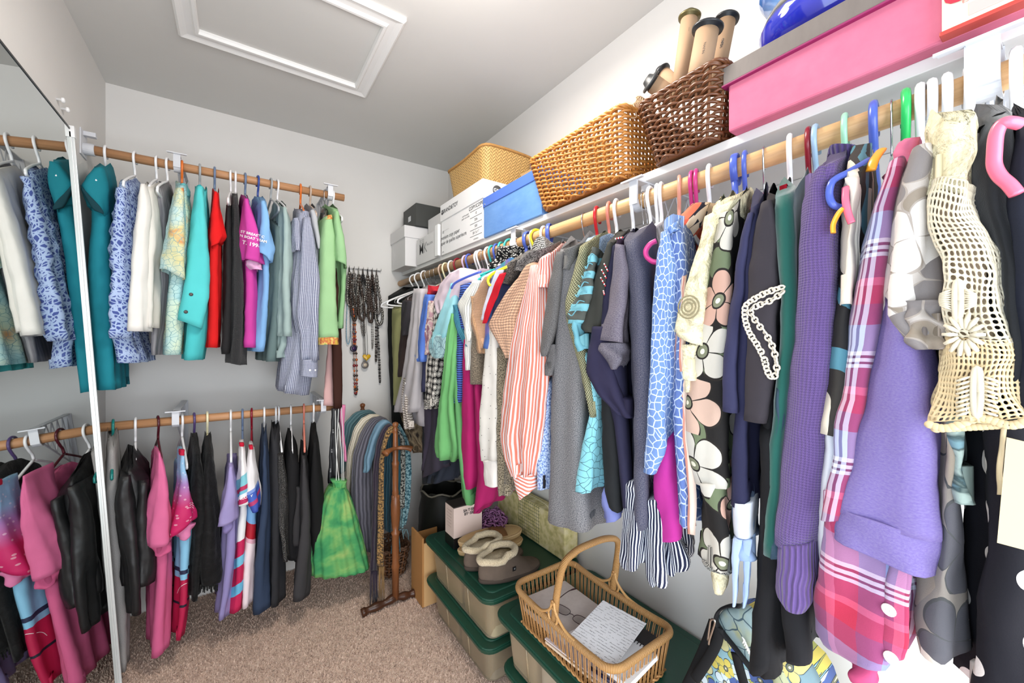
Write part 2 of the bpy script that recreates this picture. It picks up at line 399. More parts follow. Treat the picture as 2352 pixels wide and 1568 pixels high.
# ---------------------------------------------------------------- hangers
HCOL = {'white': (236, 236, 238), 'cream': (236, 228, 186), 'grey': (160, 165, 168), 'light blue': (150, 182, 212), 'slate blue': (104, 124, 158), 'blue': (74, 98, 200),
        'navy blue': (44, 72, 160), 'orange': (236, 112, 30), 'teal': (20, 128, 122), 'turquoise': (40, 176, 172), 'dark red': (140, 16, 36), 'red': (214, 24, 36), 'purple': (84, 66, 120),
        'coral': (226, 128, 108), 'peach': (226, 150, 126), 'pink': (240, 104, 134), 'magenta': (206, 50, 130), 'yellow': (236, 226, 30), 'mint': (150, 212, 178),
        'green': (34, 196, 92), 'black': (26, 26, 28), 'silver': (190, 190, 192), 'wooden': (214, 150, 78), 'lilac': (206, 180, 214), 'beige': (196, 170, 150), 'maroon': (84, 22, 34)}
def hanger(rail, hx, kind, colr, front=None, short='', half=.2, swing=0.):
    R = RAILS[rail]; H = station(rail, hx); z0 = R['z']
    d = (front - H) if front is not None else (Vector((-1, 0, 0)) if R['ax'] == 'x' else Vector((0, -1, 0)))
    d.z = 0; d = d.normalized()
    if swing: d = Matrix.Rotation(swing, 3, 'Z') @ d
    if half == .2: half = .155 if rail != 'R' else .17
    metal = colr == 'silver' or kind in ('wire',)
    c = HCOL[colr]; m = simple(c, .28 if not metal else .25, 1. if metal and colr == 'silver' else 0., .5)
    rt = {'tube': .0042, 'wire': .0013, 'wood': .0017, 'velvet': .0017, 'big': .0055, 'ring': .004}[kind]
    Rr = .0205 + rt + .0012
    q = lambda a, z: Vector((H.x, H.y, z0 - .003)) + d * a + Vector((0, 0, z))
    wn = {'tube': 'plastic', 'wire': 'wire', 'wood': 'wooden', 'velvet': 'slim flocked', 'big': 'thick plastic', 'ring': 'ring-hooked plastic'}[kind]
    adj = '' if (colr == 'wooden' or (colr == 'silver' and kind == 'wire')) else colr + ' '
    root = empty('clothes_hanger', (H.x, H.y, z0), (f'{adj}{wn} hanger ' + short).strip(), 'hanger', 'hangers on the ' + {'U': 'upper back', 'L': 'lower back', 'R': 'right-hand'}[rail] + ' rod')
    hook = MB()
    arc = [q(Rr * math.cos(a), Rr * math.sin(a)) for a in [math.radians(x) for x in range(205 if kind != 'ring' else 235, -36, -15)]]
    a1 = math.radians(-35)
    nz = -.062 if kind != 'wire' else -.058
    tail = [q(.012, -.031), q(.003, -.044), q(0, nz)]
    if kind == 'ring':
        ring = [q(Rr * 1.12 * math.cos(a), Rr * 1.12 * math.sin(a)) for a in [math.radians(x) for x in range(250, -71, -16)]]
        hook.tube(ring, .0065, 8, flat=.35); hook.tube(arc, .0025, 6); hook.tube([q(.012, -.020), q(.006, -.05), q(0, nz - .01)], .006, 8)
    else: hook.tube(arc + smooth_path([q(Rr * math.cos(a1), Rr * math.sin(a1))] + tail, 3)[1:], rt, 8)
    hook.build('hook', simple(HCOL['silver'], .25, 1.) if kind in ('wood', 'velvet') else m, root)
    f = MB(); zs = nz - .005; zt = -.135
    if kind in ('wood', 'velvet'):
        w = .007 if kind == 'wood' else .003; n = 14
        for sgn in (-1, 1):
            pts = [q(sgn * half * i / n, zs - (i / n) ** 1.5 * (-zt + zs) * 1.0) for i in range(n + 1)]
            f.tube(pts, [(.016 if kind == 'wood' else .011) * (1 - .2 * i / n) for i in range(n + 1)], 8, flat=.5 if kind == 'wood' else .25)
    else:
        pts = [q(0, zs + .004), q(half * .5, zs - (zs - zt) * .42), q(half * .95, zt + .004), q(half * 1.02, zt - .008), q(half * .93, zt - .02), q(0, zt - .022), q(-half * .93, zt - .02), q(-half * 1.02, zt - .008), q(-half * .95, zt + .004), q(-half * .5, zs - (zs - zt) * .42), q(0, zs + .004)]
        f.tube(smooth_path(pts, 4), rt, 8)
    f.build('shoulders', m, root)
    return root, H, d
_st = {}
# ---------------------------------------------------------------- garments
def garment(rail, hx, hk, short, label, cat, pieces, name=None, hcol=None, group=None, hlabel=None, half=.2, nohang=False, follow=True, swing=0.):
    """hx: pixel column of the hook on the rod; pieces: (part, rows, material, options)"""
    R = RAILS[rail]; H = station(rail, hx)
    first = pieces[0]; fp0 = first[3].get('fp', R['fp']) if len(first) > 3 else R['fp']
    rw = parse(first[1]); y0, x0, y1, x1 = rw[min(1, len(rw) - 1)]
    Cn = onplane(rail, (x0 + x1) / 2, (y0 + y1) / 2, fp0); dv = Vector((H.x - Cn.x, H.y - Cn.y, 0)); dist = dv.length
    ax = Vector((1, 0, 0)) if R['ax'] == 'x' else Vector((0, 1, 0))
    dn = dv.normalized() if (follow and dist > .05) else ax
    if dn.dot(ax) < .80: dn = (dn * .5 + ax * .5).normalized()
    if not nohang:
        hd = None if not follow else H - dn * .2
        hanger(rail, hx, hk, hcol or 'white', hd, hlabel or ('holding the ' + short), half, swing)
    root = empty(name or cat.replace('-', '_'), (H.x, H.y, R['z'] - .1), label, cat, group or {'U': 'clothes on the upper back rod', 'L': 'clothes on the lower back rod', 'R': 'clothes on the right-hand rod'}[rail])
    parts = []
    for i, pc in enumerate(pieces):
        nm, rows, mat = pc[:3]; o = dict(pc[3]) if len(pc) > 3 else {}
        if 'D' not in o: o['D'] = max(.12, min(.4, dist * 2 - .02)) if nm in ('body', 'dress_body', 'front_panel') else .13
        if nm not in ('body', 'dress_body') and 'rise' not in o: o['rise'] = .0 if nm != 'shoulder' else .03
        if nm.startswith('sleeve') and 'fp' not in o: o['fp'] = R['fp'] - .03
        o.setdefault('dirv', dn); parts.append(drape(nm, rail, rows, mat, root, seed=i, **o))
    return root, parts
def button(root, part, px, py, r=.006, c=(40, 30, 26), holes=True, name='button'):
    b = bvh_of(part); d = ray(px, py).normalized(); h = b.ray_cast(ORG, d, 9)
    if not h[0]: return
    n = h[1]; n = -n if n.dot(d) > 0 else n; M = n.to_track_quat('Z', 'Y').to_matrix().to_4x4()
    mb = MB().lathe([(r * .7, -.0005), (r, 0), (r, .0012), (r * .8, .0022), (r * .6, .0018)], h[0], 16, M); o = mb.build(name, simple(c, .3), part)
    if holes:
        k = MB()
        for sx in (-1, 1): k.ball(h[0] + M.to_3x3() @ Vector((sx * r * .25, 0, .0019)), r * .12, 6)
        k.build('thread', simple((200, 190, 180), .8), part)
# ---------------------------------------------------------------- room shell
WL, WR, YB, YN, ZC = -.456, 1.115, 2.34, -.75, EYE + 1.077
paint = mottled((230, 227, 223), (223, 220, 216), 3., .75, bump=.02)
cpaint = mottled((214, 213, 209), (206, 205, 201), 2.5, .85, bump=.03)
def wallo(n, a, b, m=paint):
    return tag(boxo(n, a, b, m, bevel=0), kind='structure')
wallo('wall_back', (WL - .1, YB, 0), (WR + .1, YB + .1, ZC)); wallo('wall_right', (WR, YN - .1, 0), (WR + .1, YB, ZC)); tag(MB().box((WL - .1, .30, 0), (WL, YB, ZC)).box((WL - .1, YN - .1, 0), (WL, -.58, ZC)).box((WL - .1, -.58, 1.95), (WL, .30, ZC)).build('wall_left', paint, None, False), kind='structure')  # left wall's doorway gap is assumed, cut for the added side fill
wn = MB().box((WL - .1, YN - .1, 0), (-.42, YN, ZC)).box((.75, YN - .1, 0), (WR + .1, YN, ZC)).box((-.42, YN - .1, 1.9), (.75, YN, ZC)).build('wall_near', paint, None, False); tag(wn, kind='structure')  # unseen opening, kept so the added near fill can enter
wallo('ceiling', (WL - .1, YN - .1, ZC), (WR + .1, YB + .1, ZC + .1), cpaint)
# carpet: base slab and tufts
tc = T('carpet_pile', .95, sheen=.2); tv = tc.obj(); f1 = tc.noise(tv, 14., 3.); f2 = tc.noise(tv, 160., 3., .7)
tc.col(tc.mix(f1, tc.ramp(f2, [(.3, (170, 134, 114)), (.5, (224, 190, 168)), (.75, (248, 224, 206))]), tc.ramp(f2, [(.3, (180, 146, 126)), (.7, (232, 204, 184))])))
tc.bump(f2, 1., .006)
fl = MB().box((WL - .1, YN - .1, -.1), (WR + .1, YB + .1, 0)).build('floor', tc.m, None, False); tag(fl, kind='structure')
rg = np.random.default_rng(3); NT = 52000
cx = rg.uniform(WL, .74, NT); cy = rg.uniform(.85, YB, NT); keep = ~((cx < -.1) & (cy < 1.2)) & ~((cx < -.29) & (cy < 1.87)); cx, cy = cx[keep], cy[keep]; NT = len(cx)
an = rg.uniform(0, 2 * PI, NT); hh = rg.uniform(.005, .011, NT); ww = rg.uniform(.0018, .0035, NT); lx = rg.normal(0, .0035, NT); ly = rg.normal(0, .0035, NT)
q = np.zeros((NT, 3, 3)); q[:, 0] = np.stack([cx - np.cos(an) * ww, cy - np.sin(an) * ww, np.zeros(NT)], 1); q[:, 1] = np.stack([cx + np.cos(an) * ww, cy + np.sin(an) * ww, np.zeros(NT)], 1); q[:, 2] = np.stack([cx + lx, cy + ly, hh], 1)
me = bpy.data.meshes.new('carpet_tufts'); me.vertices.add(NT * 3); me.vertices.foreach_set('co', q.ravel()); me.loops.add(NT * 3); me.loops.foreach_set('vertex_index', np.arange(NT * 3)); me.polygons.add(NT)
me.polygons.foreach_set('loop_start', np.arange(0, NT * 3, 3)); me.update(calc_edges=True); me.validate(); me.materials.append(tc.m)
tu = bpy.data.objects.new('carpet_tufts', me); C.objects.link(tu); tag(tu, 'short beige pink carpet pile covering the closet floor', 'carpet', kind='stuff')
# ceiling hatch: moulding frame in four mitred lengths and the drop-in panel
o0, o1, o2 = onz(841, 218, ZC), onz(937, 42, ZC), onz(410, 75, ZC)
white_trim = simple((236, 236, 234), .45)
hx0, hx1, hy1 = o2.x, o0.x, o0.y; hy0 = o1.y; W = .062
hx0 = (onz(410, 75, ZC).x); 
def mitre(n, p, q, inn_p, inn_q):
    mb = MB(); prof = [(0, 0), (0, .012), (.12, .019), (.3, .015), (.42, .013), (.72, .013), (.82, .021), (.95, .021), (1, .012), (1, 0)]
    vs = []; 
    for a, b in ((p, inn_p), (q, inn_q)):
        for s, h in prof: vs.append(Vector(a).lerp(Vector(b), s) - Vector((0, 0, h)))
    k = len(prof); fs = [(i, i + 1, k + i + 1, k + i) for i in range(k - 1)] + [tuple(range(k))[::-1], tuple(range(k, 2 * k))]
    o = mb.add(vs, fs).build(n, white_trim, None, False); tag(o, kind='structure'); return o
OC = [(hx0, hy0, ZC), (hx1, hy0, ZC), (hx1, hy1, ZC), (hx0, hy1, ZC)]; IC = [(hx0 + W, hy0 + W, ZC), (hx1 - W, hy0 + W, ZC), (hx1 - W, hy1 - W, ZC), (hx0 + W, hy1 - W, ZC)]
for i in range(4): mitre(f'trim_{i + 1}', OC[i], OC[(i + 1) % 4], IC[i], IC[(i + 1) % 4])
tag(boxo('ceiling_hatch_panel', (hx0 + W, hy0 + W, ZC - .004), (hx1 - W, hy1 - W, ZC + .002), cpaint, bevel=0), kind='structure')
# flush ceiling lamp above the lens (outside the frame)
lamp = empty('ceiling_lamp', (.42, .86, ZC), 'round white flush ceiling lamp beside the attic hatch', 'lamp')
MB().lathe([(.15, 0), (.15, -.018), (.14, -.022)], (.42, .86, ZC), 32).build('base', simple((230, 230, 230), .4), lamp)
# ---------------------------------------------------------------- shelf, cleats, rods, brackets
ZS = EYE + .401; XS = .808
shw = simple((222, 221, 219), .5, bump=.05)
shelf = empty('wall_shelf', (WR, 1., ZS - .019), 'long white painted shelf above the right-hand clothes rod', 'shelf')
boxo('shelf_board', (XS, -.6, ZS - .019), (WR, 2.335, ZS), shw, shelf, .0015)
cleat = tag(MB().box((WR - .019, -.6, ZS - .019 - .07), (WR, 2.335, ZS - .0195)).box((WR - .012, -.6, ZS - .019 - .14), (WR, 2.335, ZS - .019 - .073)).build('cleat', shw, shelf, False, bevel=.002))
rodm1 = wood((176, 122, 80), (204, 148, 100), (1.2, 30, 30), 6.); rodm2 = wood((204, 152, 98), (226, 178, 122), (30, 1.2, 30), 6.)
pU0, pU1 = station('U', 208), station('U', 790); pL0, pL1 = station('L', 0), station('L', 768)
r1 = MB().tube([(WL + .012, 2.04, RAILS['U']['z']), (pU1.x, 2.04, RAILS['U']['z'])], .0165, 24).build('clothes_rod', rodm1); tag(r1, 'brown wooden clothes rod, upper one along the back wall', 'rod', 'wooden clothes rods')
r2 = MB().tube([(WL + .012, 2.04, RAILS['L']['z']), (pL1.x, 2.04, RAILS['L']['z'])], .0165, 24).build('clothes_rod', rodm1); tag(r2, 'brown wooden clothes rod, lower one along the back wall', 'rod', 'wooden clothes rods')
r3 = MB().tube([(.80, -.55, RAILS['R']['z']), (.80, 2.335, RAILS['R']['z'])], .0175, 24).build('clothes_rod', rodm2); tag(r3, 'thick honey wood clothes rod under the white shelf on the right', 'rod', 'wooden clothes rods')
plw = simple((206, 208, 214), .35)
def bracket(rail, hx, label, w=.022):
    R = RAILS[rail]; H = station(rail, hx); z = R['z']; wall = WR if R['ax'] == 'x' else YB
    a = Vector((1, 0, 0)) if R['ax'] == 'x' else Vector((0, 1, 0)); l = Vector((0, 1, 0)) if R['ax'] == 'x' else Vector((1, 0, 0))
    P = lambda al, la, zz: Vector((H.x, H.y, z)) + a * al + l * la + Vector((0, 0, zz)); L = wall - R['d']
    root = empty('rod_bracket', (H.x, H.y, z), label, 'bracket', 'white plastic rod brackets')
    def bx(mb, al0, al1, la0, la1, z0, z1):
        ps = [P(x, y, q) for q in (z0, z1) for x, y in ((al0, la0), (al1, la0), (al1, la1), (al0, la1))]; mb.add(ps, [(3, 2, 1, 0), (4, 5, 6, 7), (0, 1, 5, 4), (1, 2, 6, 5), (2, 3, 7, 6), (3, 0, 4, 7)])
    top = ZS - .0195 - z if rail == 'R' else .042
    m = MB(); bx(m, -.03, L, -w * .45, w * .45, top - .004, top); bx(m, -.034, -.030, -w * 1.4, w * 1.4, top - .004, top) ; bx(m, -.032, -.022, -w * 1.3, w * 1.3, top - .003, top); m.build('top_arm', plw, root, False)
    m = MB(); bx(m, L - .005, L, -w * .6, w * .6, -.17, top); m.build('wall_plate', plw, root, False)
    m = MB(); bx(m, -.026, -.0215, -w / 2, w / 2, -.012, top); n = 12; vs = []
    for i in range(n + 1):
        an_ = PI + PI * i / n
        for rr in (.019, .0225):
            for la in (-w / 2, w / 2): vs.append(P(rr * math.cos(an_), la, rr * math.sin(an_) - .002))
    fs = []
    for i in range(n):
        b = i * 4; c = b + 4; fs += [(b, b + 1, c + 1, c), (b + 2, c + 2, c + 3, b + 3), (b, c, c + 2, b + 2), (b + 1, b + 3, c + 3, c + 1)]
    m.add(vs, fs); bx(m, .019, .0225, -w / 2, w / 2, -.002, top); m.build('rod_cradle', plw, root, False)
    m = MB(); k = 5
    edge0, edge1 = P(.03, 0, -.02), P(L, 0, -.17)
    m.tube([edge0, edge1], .003, 6); m.tube([P(.03, 0, top - .004), edge0], .003, 6)
    for i in range(k):
        t0 = i / k; t1 = (i + 1) / k; A0 = P(.03 + (L - .03) * t0, 0, top - .004); A1 = P(.03 + (L - .03) * t1, 0, top - .004); B0 = edge0.lerp(edge1, t0); B1 = edge0.lerp(edge1, t1)
        m.tube([A0, B1], .0022, 5); m.tube([B0, A1], .0022, 5)
    m.build('lattice_web', plw, root, False)
bracket('U', 408, 'white plastic rod bracket beside the orange hanger hook'); bracket('U', 757, 'white plastic rod bracket above the pale green tunic')
bracket('L', 405, 'white plastic rod bracket above the crimson and sky blue jersey'); bracket('L', 741, 'white plastic rod bracket above the green drawstring bag')
bracket('R', 1470, 'white plastic rod bracket under the light wicker basket'); bracket('R', 2262, 'wide white plastic rod bracket nearest the lens', .03)
bracket('R', 1192, 'white plastic rod bracket under the blue storage box')
for rail, nm in (('U', 'upper'), ('L', 'lower')):
    z = RAILS[rail]['z']; root = empty('rod_end_socket', (WL, 2.04, z), f'white plastic socket holding the wall end of the {nm} back rod', 'bracket')
    MB().box((WL, 2.005, z - .03), (WL + .004, 2.075, z + .062)).build('plate', plw, root, False, bevel=.001)
    MB().tube([(WL + .003, 2.04, z), (WL + .032, 2.04, z)], .021, 20).build('cup', plw, root, False)
    MB().box((WL, 2.03, z + .045), (WL + .035, 2.05, z + .06)).build('stop', plw, root, False)
# ---------------------------------------------------------------- leaning mirror
MT, MBt = Vector((WL + .010, 1.86, EYE + .678)), Vector((WL + .124, 1.86, 0.006)); MW = .92
mx = (MT - MBt).normalized(); my = Vector((0, -1, 0)); mn = my.cross(mx).normalized(); mn = -mn if mn.x < 0 else mn
H_ = (MT - MBt).length
def mpt(a, b, c): return MBt + my * a + mx * b + mn * c    # along (towards lens), up, out
def mbox(mb, a0, a1, b0, b1, c0, c1):
    ps = [mpt(x, y, z) for z in (c0, c1) for x, y in ((a0, b0), (a1, b0), (a1, b1), (a0, b1))]; return mb.add(ps, [(3, 2, 1, 0), (4, 5, 6, 7), (0, 1, 5, 4), (1, 2, 6, 5), (2, 3, 7, 6), (3, 0, 4, 7)])
mir = empty('leaning_mirror', MBt, 'tall mirror panel with thin white metal edge leaning on the left wall', 'mirror')
tm = T('mirror_glass', .015, 1., .5); tm.col((222, 228, 226)); mbox(MB(), .012, MW, .01, H_ - .006, -.001, .0035).build('glass', tm.m, mir, False)
alu = simple((214, 218, 218), .3, .3)
mbox(mbox(MB(), 0, .0075, 0, H_, -.004, .012), .0075, .012, 0, H_ - .012, .0, .006).build('side_rail', alu, mir, False, bevel=.0008)
mbox(MB(), .012, MW, H_ - .006, H_, -.003, .005).build('top_rail', simple((70, 72, 72), .4, .6), mir, False)
mbox(MB(), .012, MW, 0, .01, -.003, .006).build('bottom_rail', alu, mir, False)
mbox(MB(), -.004, .012, H_ - .03, H_ + .006, -.003, .014).build('corner_cap', simple((235, 235, 235), .4), mir, False)
for yy_, zz_, w_ in ((1.79, .735, 'farther from'), (1.83, .725, 'nearer')):
    tag(MB().lathe([(.004, 0), (.004, .01), (.008, .012), (.008, .017), (.003, .019)], (WL, yy_, EYE + zz_), 12, Matrix.Rotation(PI / 2, 4, 'Y')).build('mirror_clip', simple((240, 240, 240), .3)), f'small white plastic clip on the left wall above the mirror, {w_} the room corner', 'clip', 'mirror clips')
# ---------------------------------------------------------------- upper back rod, left to right
f19 = dict(fp=1.9)
g, p = garment('U', 243, 'tube', 'teal cap-sleeved dress', 'long plain teal dress with open cap sleeve, leftmost beside the mirror', 'dress', [
    ('dress_body', '385:212,238 430:200,247 500:204,252 600:196,254 740:200,262 896:208,270', plain((14, 132, 150)), dict(fp=1.9, D=.3, amp=.004)),
    ('sleeve', '384:212,240 402:196,243 425/430:181,246 446/462:188,246 470/494:198,242', plain((10, 126, 142)), dict(fp=1.885, D=.09, amp=.003, wl=.05, bulge=.012)),
    ('armhole', '424/434:184,192 438/450:188,206 456/468:198,224 474/484:208,238 482/490:216,238', plain((6, 58, 68)), dict(fp=1.868, D=.012, amp=.001, closed=True))], 'dress', group='dresses')  # last piece: solid dark patch painting the shade inside the sleeve
g, p = garment('U', 310, 'tube', 'blue leaf-print blouse', 'long blue blouse printed with pale leaves, between teal dress and white top', 'blouse', [
    ('body', '418:268,292 470:256,314 590:250,302 700:252,300 775/780:251,300 790:262,305 834:264,319', batik((78, 96, 168), (172, 194, 232)), dict(fp=1.89, D=.32)),
    ('sleeve', '430:262,290 520:248,296 590/594:243,298 620:252,297 700:246,296 776:249,293', batik((70, 88, 164), (170, 192, 232)), dict(fp=1.86, amp=.008, wl=.05, hor=(.004, .06)))])
g, p = garment('U', 360, 'tube', 'white long-sleeved top', 'off-white long-sleeved jersey top hanging third from the mirror', 'top', [
    ('body', '430:324,352 500:318,362 550:322,366 600:322,358 700:328,356 752:334,354', plain((226, 222, 214)), dict(D=.3)),
    ('sleeve', '421:320,336 480:312,346 557:303,336 640:297,334 760:287,339', plain((236, 232, 226)), dict(fp=1.83, amp=.005))], hcol='white', hlabel='behind the white long-sleeved top')
g, p = garment('U', 385, 'tube', 'sheer grey tank', 'grey ribbed tank top tucked behind the off-white long-sleeved top', 'top', [
    ('body', '430:350,372 480:354,384 550:354,386 600:352,384 700:350,380 815:346,366', stripes((150, 148, 152), (128, 126, 132), .012), dict(D=.26, fp=1.93))])
g, p = garment('U', 418, 'tube', 'pastel batik shirt', 'pale blue green collared shirt with orange batik scrolls and short sleeve', 'shirt', [
    ('body', '428:404,432 500:398,442 600:394,440 640:388,432 720:382,426 815:378,415', dye([(.3, (96, 170, 178)), (.45, (168, 212, 216)), (.58, (206, 224, 196)), (.66, (218, 150, 90)), (.74, (150, 200, 210))], 7., (110, 160, 168), 60.), dict(D=.3)),
    ('sleeve', '430:403,424 500:386,428 560:378,428 614/640:372,424', dye([(.3, (140, 196, 200)), (.5, (186, 218, 216)), (.62, (222, 214, 150)), (.7, (226, 128, 60)), (.8, (120, 180, 200))], 9., (120, 170, 176), 64.), dict(fp=1.82, bulge=.01)),
    ('collar', '420:410,430 430:408,436 448:424,437', plain((92, 172, 176)), dict(fp=1.88, D=.1, closed=True, amp=.002, p=.8))], hcol='orange')
g, p = garment('U', 459, 'tube', 'turquoise jacket', 'turquoise jersey jacket with two dark buttons on its long slit cuff', 'jacket', [
    ('body', '440:451,478 520:444,482 640:436,482 750:426,480 827:422,468', plain((62, 192, 196)), dict(D=.32)),
    ('sleeve', '427:449,468 500:440,476 560:433,480 618:427,484 680:418,483 733/756:409,467', plain((74, 204, 206)), dict(fp=1.83, amp=.003)),
    ('collar', '424:450,466 430:448,474 455:462,474 466:468,472', plain((40, 170, 176)), dict(fp=1.87, D=.12, closed=True, amp=.002, p=.8))], hcol='grey')
button(g, p[1], 439, 676, .0062); button(g, p[1], 427, 716, .0062)
g, p = garment('U', 493, 'tube', 'red t-shirt', 'bright scarlet red t-shirt with short sleeve', 't-shirt', [
    ('body', '445:490,504 540:482,510 640:476,509 720:473,507 798:471,503', plain((226, 12, 14)), dict(D=.3)),
    ('sleeve', '439:491,500 500:485,510 530:482,516 547/540:480,519 568/555:484,506', plain((234, 10, 12)), dict(fp=1.83))], hcol='slate blue')
g, p = garment('U', 530, 'tube', 'narrow black top', 'narrow black top just right of the red t-shirt', 'top', [
    ('body', '478:517,531 560:513,533 700:511,532 812:509,530', plain((30, 29, 31)), dict(D=.32))])
g, p = garment('U', 541, 'tube', 'long black top', 'long charcoal black knit top hanging left of the magenta t-shirt', 'top', [
    ('body', '453:534,547 520:532,554 600:530,558 700:527,563 810:523,564 834/840:522,564', knit((50, 50, 52), .004), dict(D=.34))], hcol='white')
g, p = garment('U', 563, 'tube', 'magenta t-shirt', 'magenta t-shirt with white lettering on its short sleeve', 't-shirt', [
    ('body', '461:560,574 540:560,588 600:562,590 700:562,592 798:561,588', plain((206, 56, 158)), dict(D=.3)),
    ('sleeve', '456:561,573 520:556,594 570:557,601 592/604:559,606', plain((214, 60, 166)), dict(fp=1.82, bulge=.012)),
    ('inner_sleeve', '596:566,600 608:568,602 618:580,598', plain((232, 170, 214)), dict(fp=1.84, D=.08))], hcol='slate blue')
b_ = bvh_of(p[1])
for s_, px_, py_, z_ in (('ST BREAST C', 580, 538, .0135), ('N BOAT TEAM', 582, 548, .0135), ('T. 1996', 578, 561, .02)):
    txt(s_, z_, ony(px_, py_, 1.80), (1, 0, -.15), (.15, 0, 1), simple((240, 230, 238), .7), p[1], bvh=b_, dirn=ray(px_, py_), bold=.0004)
g, p = garment('U', 592, 'tube', 'sky blue t-shirt', 'sky blue short-sleeved t-shirt next to the magenta one', 't-shirt', [
    ('body', '466:598,616 540:600,624 640:602,622 720:592,618 807:586,611', plain((120, 172, 226)), dict(D=.3)),
    ('sleeve', '461:599,612 520:597,624 572/572:596,634 578/600:598,628', plain((124, 178, 232)), dict(fp=1.82, bulge=.01)),
    ('neckband', '462:585,600 480:588,604 500:592,608', plain((58, 104, 138)), dict(fp=1.98, D=.1, closed=True, amp=.002))], hcol='navy blue')
g, p = garment('U', 622, 'tube', 'dark sage camisole', 'dark grey-green camisole beside the sky blue t-shirt', 'camisole', [
    ('body', '520:630,650 600:624,652 700:618,650 830:612,646', plain((96, 118, 118)), dict(D=.28, fp=1.9, amp=.008))], hcol='grey')
g, p = garment('U', 637, 'tube', 'pale sage top', 'pale grey-green sleeveless top with deep vertical folds', 'top', [
    ('body', '476:648,662 520:648,672 600:646,674 700:643,672 772:641,668', plain((156, 178, 174), wr=.8), dict(D=.3, amp=.012, wl=.05)),
    ('lower_hem', '760:640,664 800:636,660 822:634,658', plain((146, 168, 166)), dict(D=.26, fp=1.88, amp=.01, wl=.05))])
gg = gingham((206, 210, 226), (26, 38, 92), .0052)
g, p = garment('U', 690, 'tube', 'gingham shirt', 'navy and white gingham shirt with buttoned long cuff', 'shirt', [
    ('body', '490:682,708 600:672,726 700:668,728 800:656,722 860:648,716 901/910:643,710', gg, dict(D=.34, amp=.01)),
    ('sleeve', '498:696,716 560:690,727 640:682,737 720:678,732 780:692,732 828:692,734', gg, dict(fp=1.82, amp=.01, wl=.05)),
    ('cuff', '826:691,733 845:690,732 863/868:690,729', gg, dict(fp=1.815, amp=.002)),
    ('collar', '484:690,712 500:682,714 522:684,700 530:688,697', gg, dict(fp=1.86, D=.12, closed=True, amp=.003, p=.8)),
    ('short_sleeve', '500:672,688 540:672,690 575:674,690', gg, dict(fp=1.84, D=.1))], hcol='orange')
button(g, p[2], 712, 850, .004, (236, 236, 240)); button(g, p[2], 724, 850, .004, (236, 236, 240))
g, p = garment('U', 712, 'tube', 'grey sleeveless blouse', 'grey sleeveless blouse behind the gingham shirt', 'blouse', [
    ('body', '480:714,728 520:716,733 600:724,738 700:722,738 820:716,734', plain((150, 152, 160)), dict(D=.3, fp=1.9)),
    ('arm_band', '482:712,724 500:716,732 545:724,738 570:730,736', plain((184, 186, 192)), dict(fp=1.87, D=.1, closed=True, amp=.002))], hcol='beige')
g, p = garment('U', 745, 'velvet', 'sheer grey vest', 'sheer brown-grey vest between gingham shirt and green tunic', 'vest', [
    ('body', '486:734,752 520:734,750 560:732,748 620:728,744', satin((116, 110, 104)), dict(D=.3, fp=1.93))], hcol='black')
trim_m = dye([(.35, (214, 176, 60)), (.5, (200, 90, 60)), (.62, (226, 200, 100)), (.75, (120, 160, 90))], 60.)
g, p = garment('U', 764, 'tube', 'pale green tunic', 'pale green tunic with embroidered yellow trim on its hem', 'tunic', [
    ('body', '482:762,780 560:768,798 605:780,802 660:784,798 754:776,792', plain((138, 186, 128)), dict(D=.3, fp=1.9)),
    ('front_panel', '496:746,766 540:740,774 620:736,777 700:734,779 776:732,783', plain((150, 196, 138)), dict(D=.16, fp=1.84, amp=.003)),
    ('sleeve', '484:768,780 540:769,794 585:769,800 596/612:770,801', plain((146, 194, 136)), dict(fp=1.83, D=.12, bulge=.008)),
    ('hem_trim', '775:731,784 784:731,784 791:731,784', trim_m, dict(D=.165, fp=1.836, amp=.001)),
    ('shoulder_trim', '493:752,763 498:748,765 503:747,766', trim_m, dict(D=.1, fp=1.838, amp=.001, closed=True))], hcol='white')
# strips hanging from the rod end
for hx_, rows_, c_, nm_, lb_ in ((775, '490:768,784 600:768,786 760:762,785 860:764,788 938:767,787', (64, 30, 20), 'belt', 'long dark brown suede belt hanging from the upper rod end'),
                                (768, '700:752,766 800:754,764 932:742,768', (226, 176, 172), 'belt', 'pale pink sash hanging behind the brown suede belt')):
    st_ = drape(nm_, 'U', rows_, plain(c_), None, fp=1.95 if c_[0] < 100 else 2.0, D=.03, rise=0, closed=True, amp=.002, nc=24)
    tag(st_, lb_, 'belt', 'belts on the back rods')
# ---------------------------------------------------------------- lower back rod, left to right
g, p = garment('L', 260, 'tube', 'long grey cardigan', 'long heather grey cardigan next to the mirror edge', 'cardigan', [
    ('body', '1034:244,268 1100:240,274 1200:240,282 1300:246,292 1420:256,294 1545:266,292', plain((140, 138, 136), .25), dict(D=.3, fp=1.9, amp=.005))], hcol='teal')
g, p = garment('L', 311, 'tube', 'black satin jacket', 'black satin zip jacket on a fully visible white hanger', 'jacket', [
    ('body', '1082:290,306 1110:278,342 1200:274,350 1320:280,352 1345:286,350', satin((24, 24, 26)), dict(D=.3, amp=.012)),
    ('sleeve', '1095:276,300 1150:266,310 1250:276,314 1340:288,314 1416:293,313', satin((28, 28, 30)), dict(fp=1.83, amp=.01)),
    ('sleeve', '1108:318,342 1200:316,350 1300:318,352 1346:318,350', satin((30, 30, 32)), dict(fp=1.84, amp=.01))])
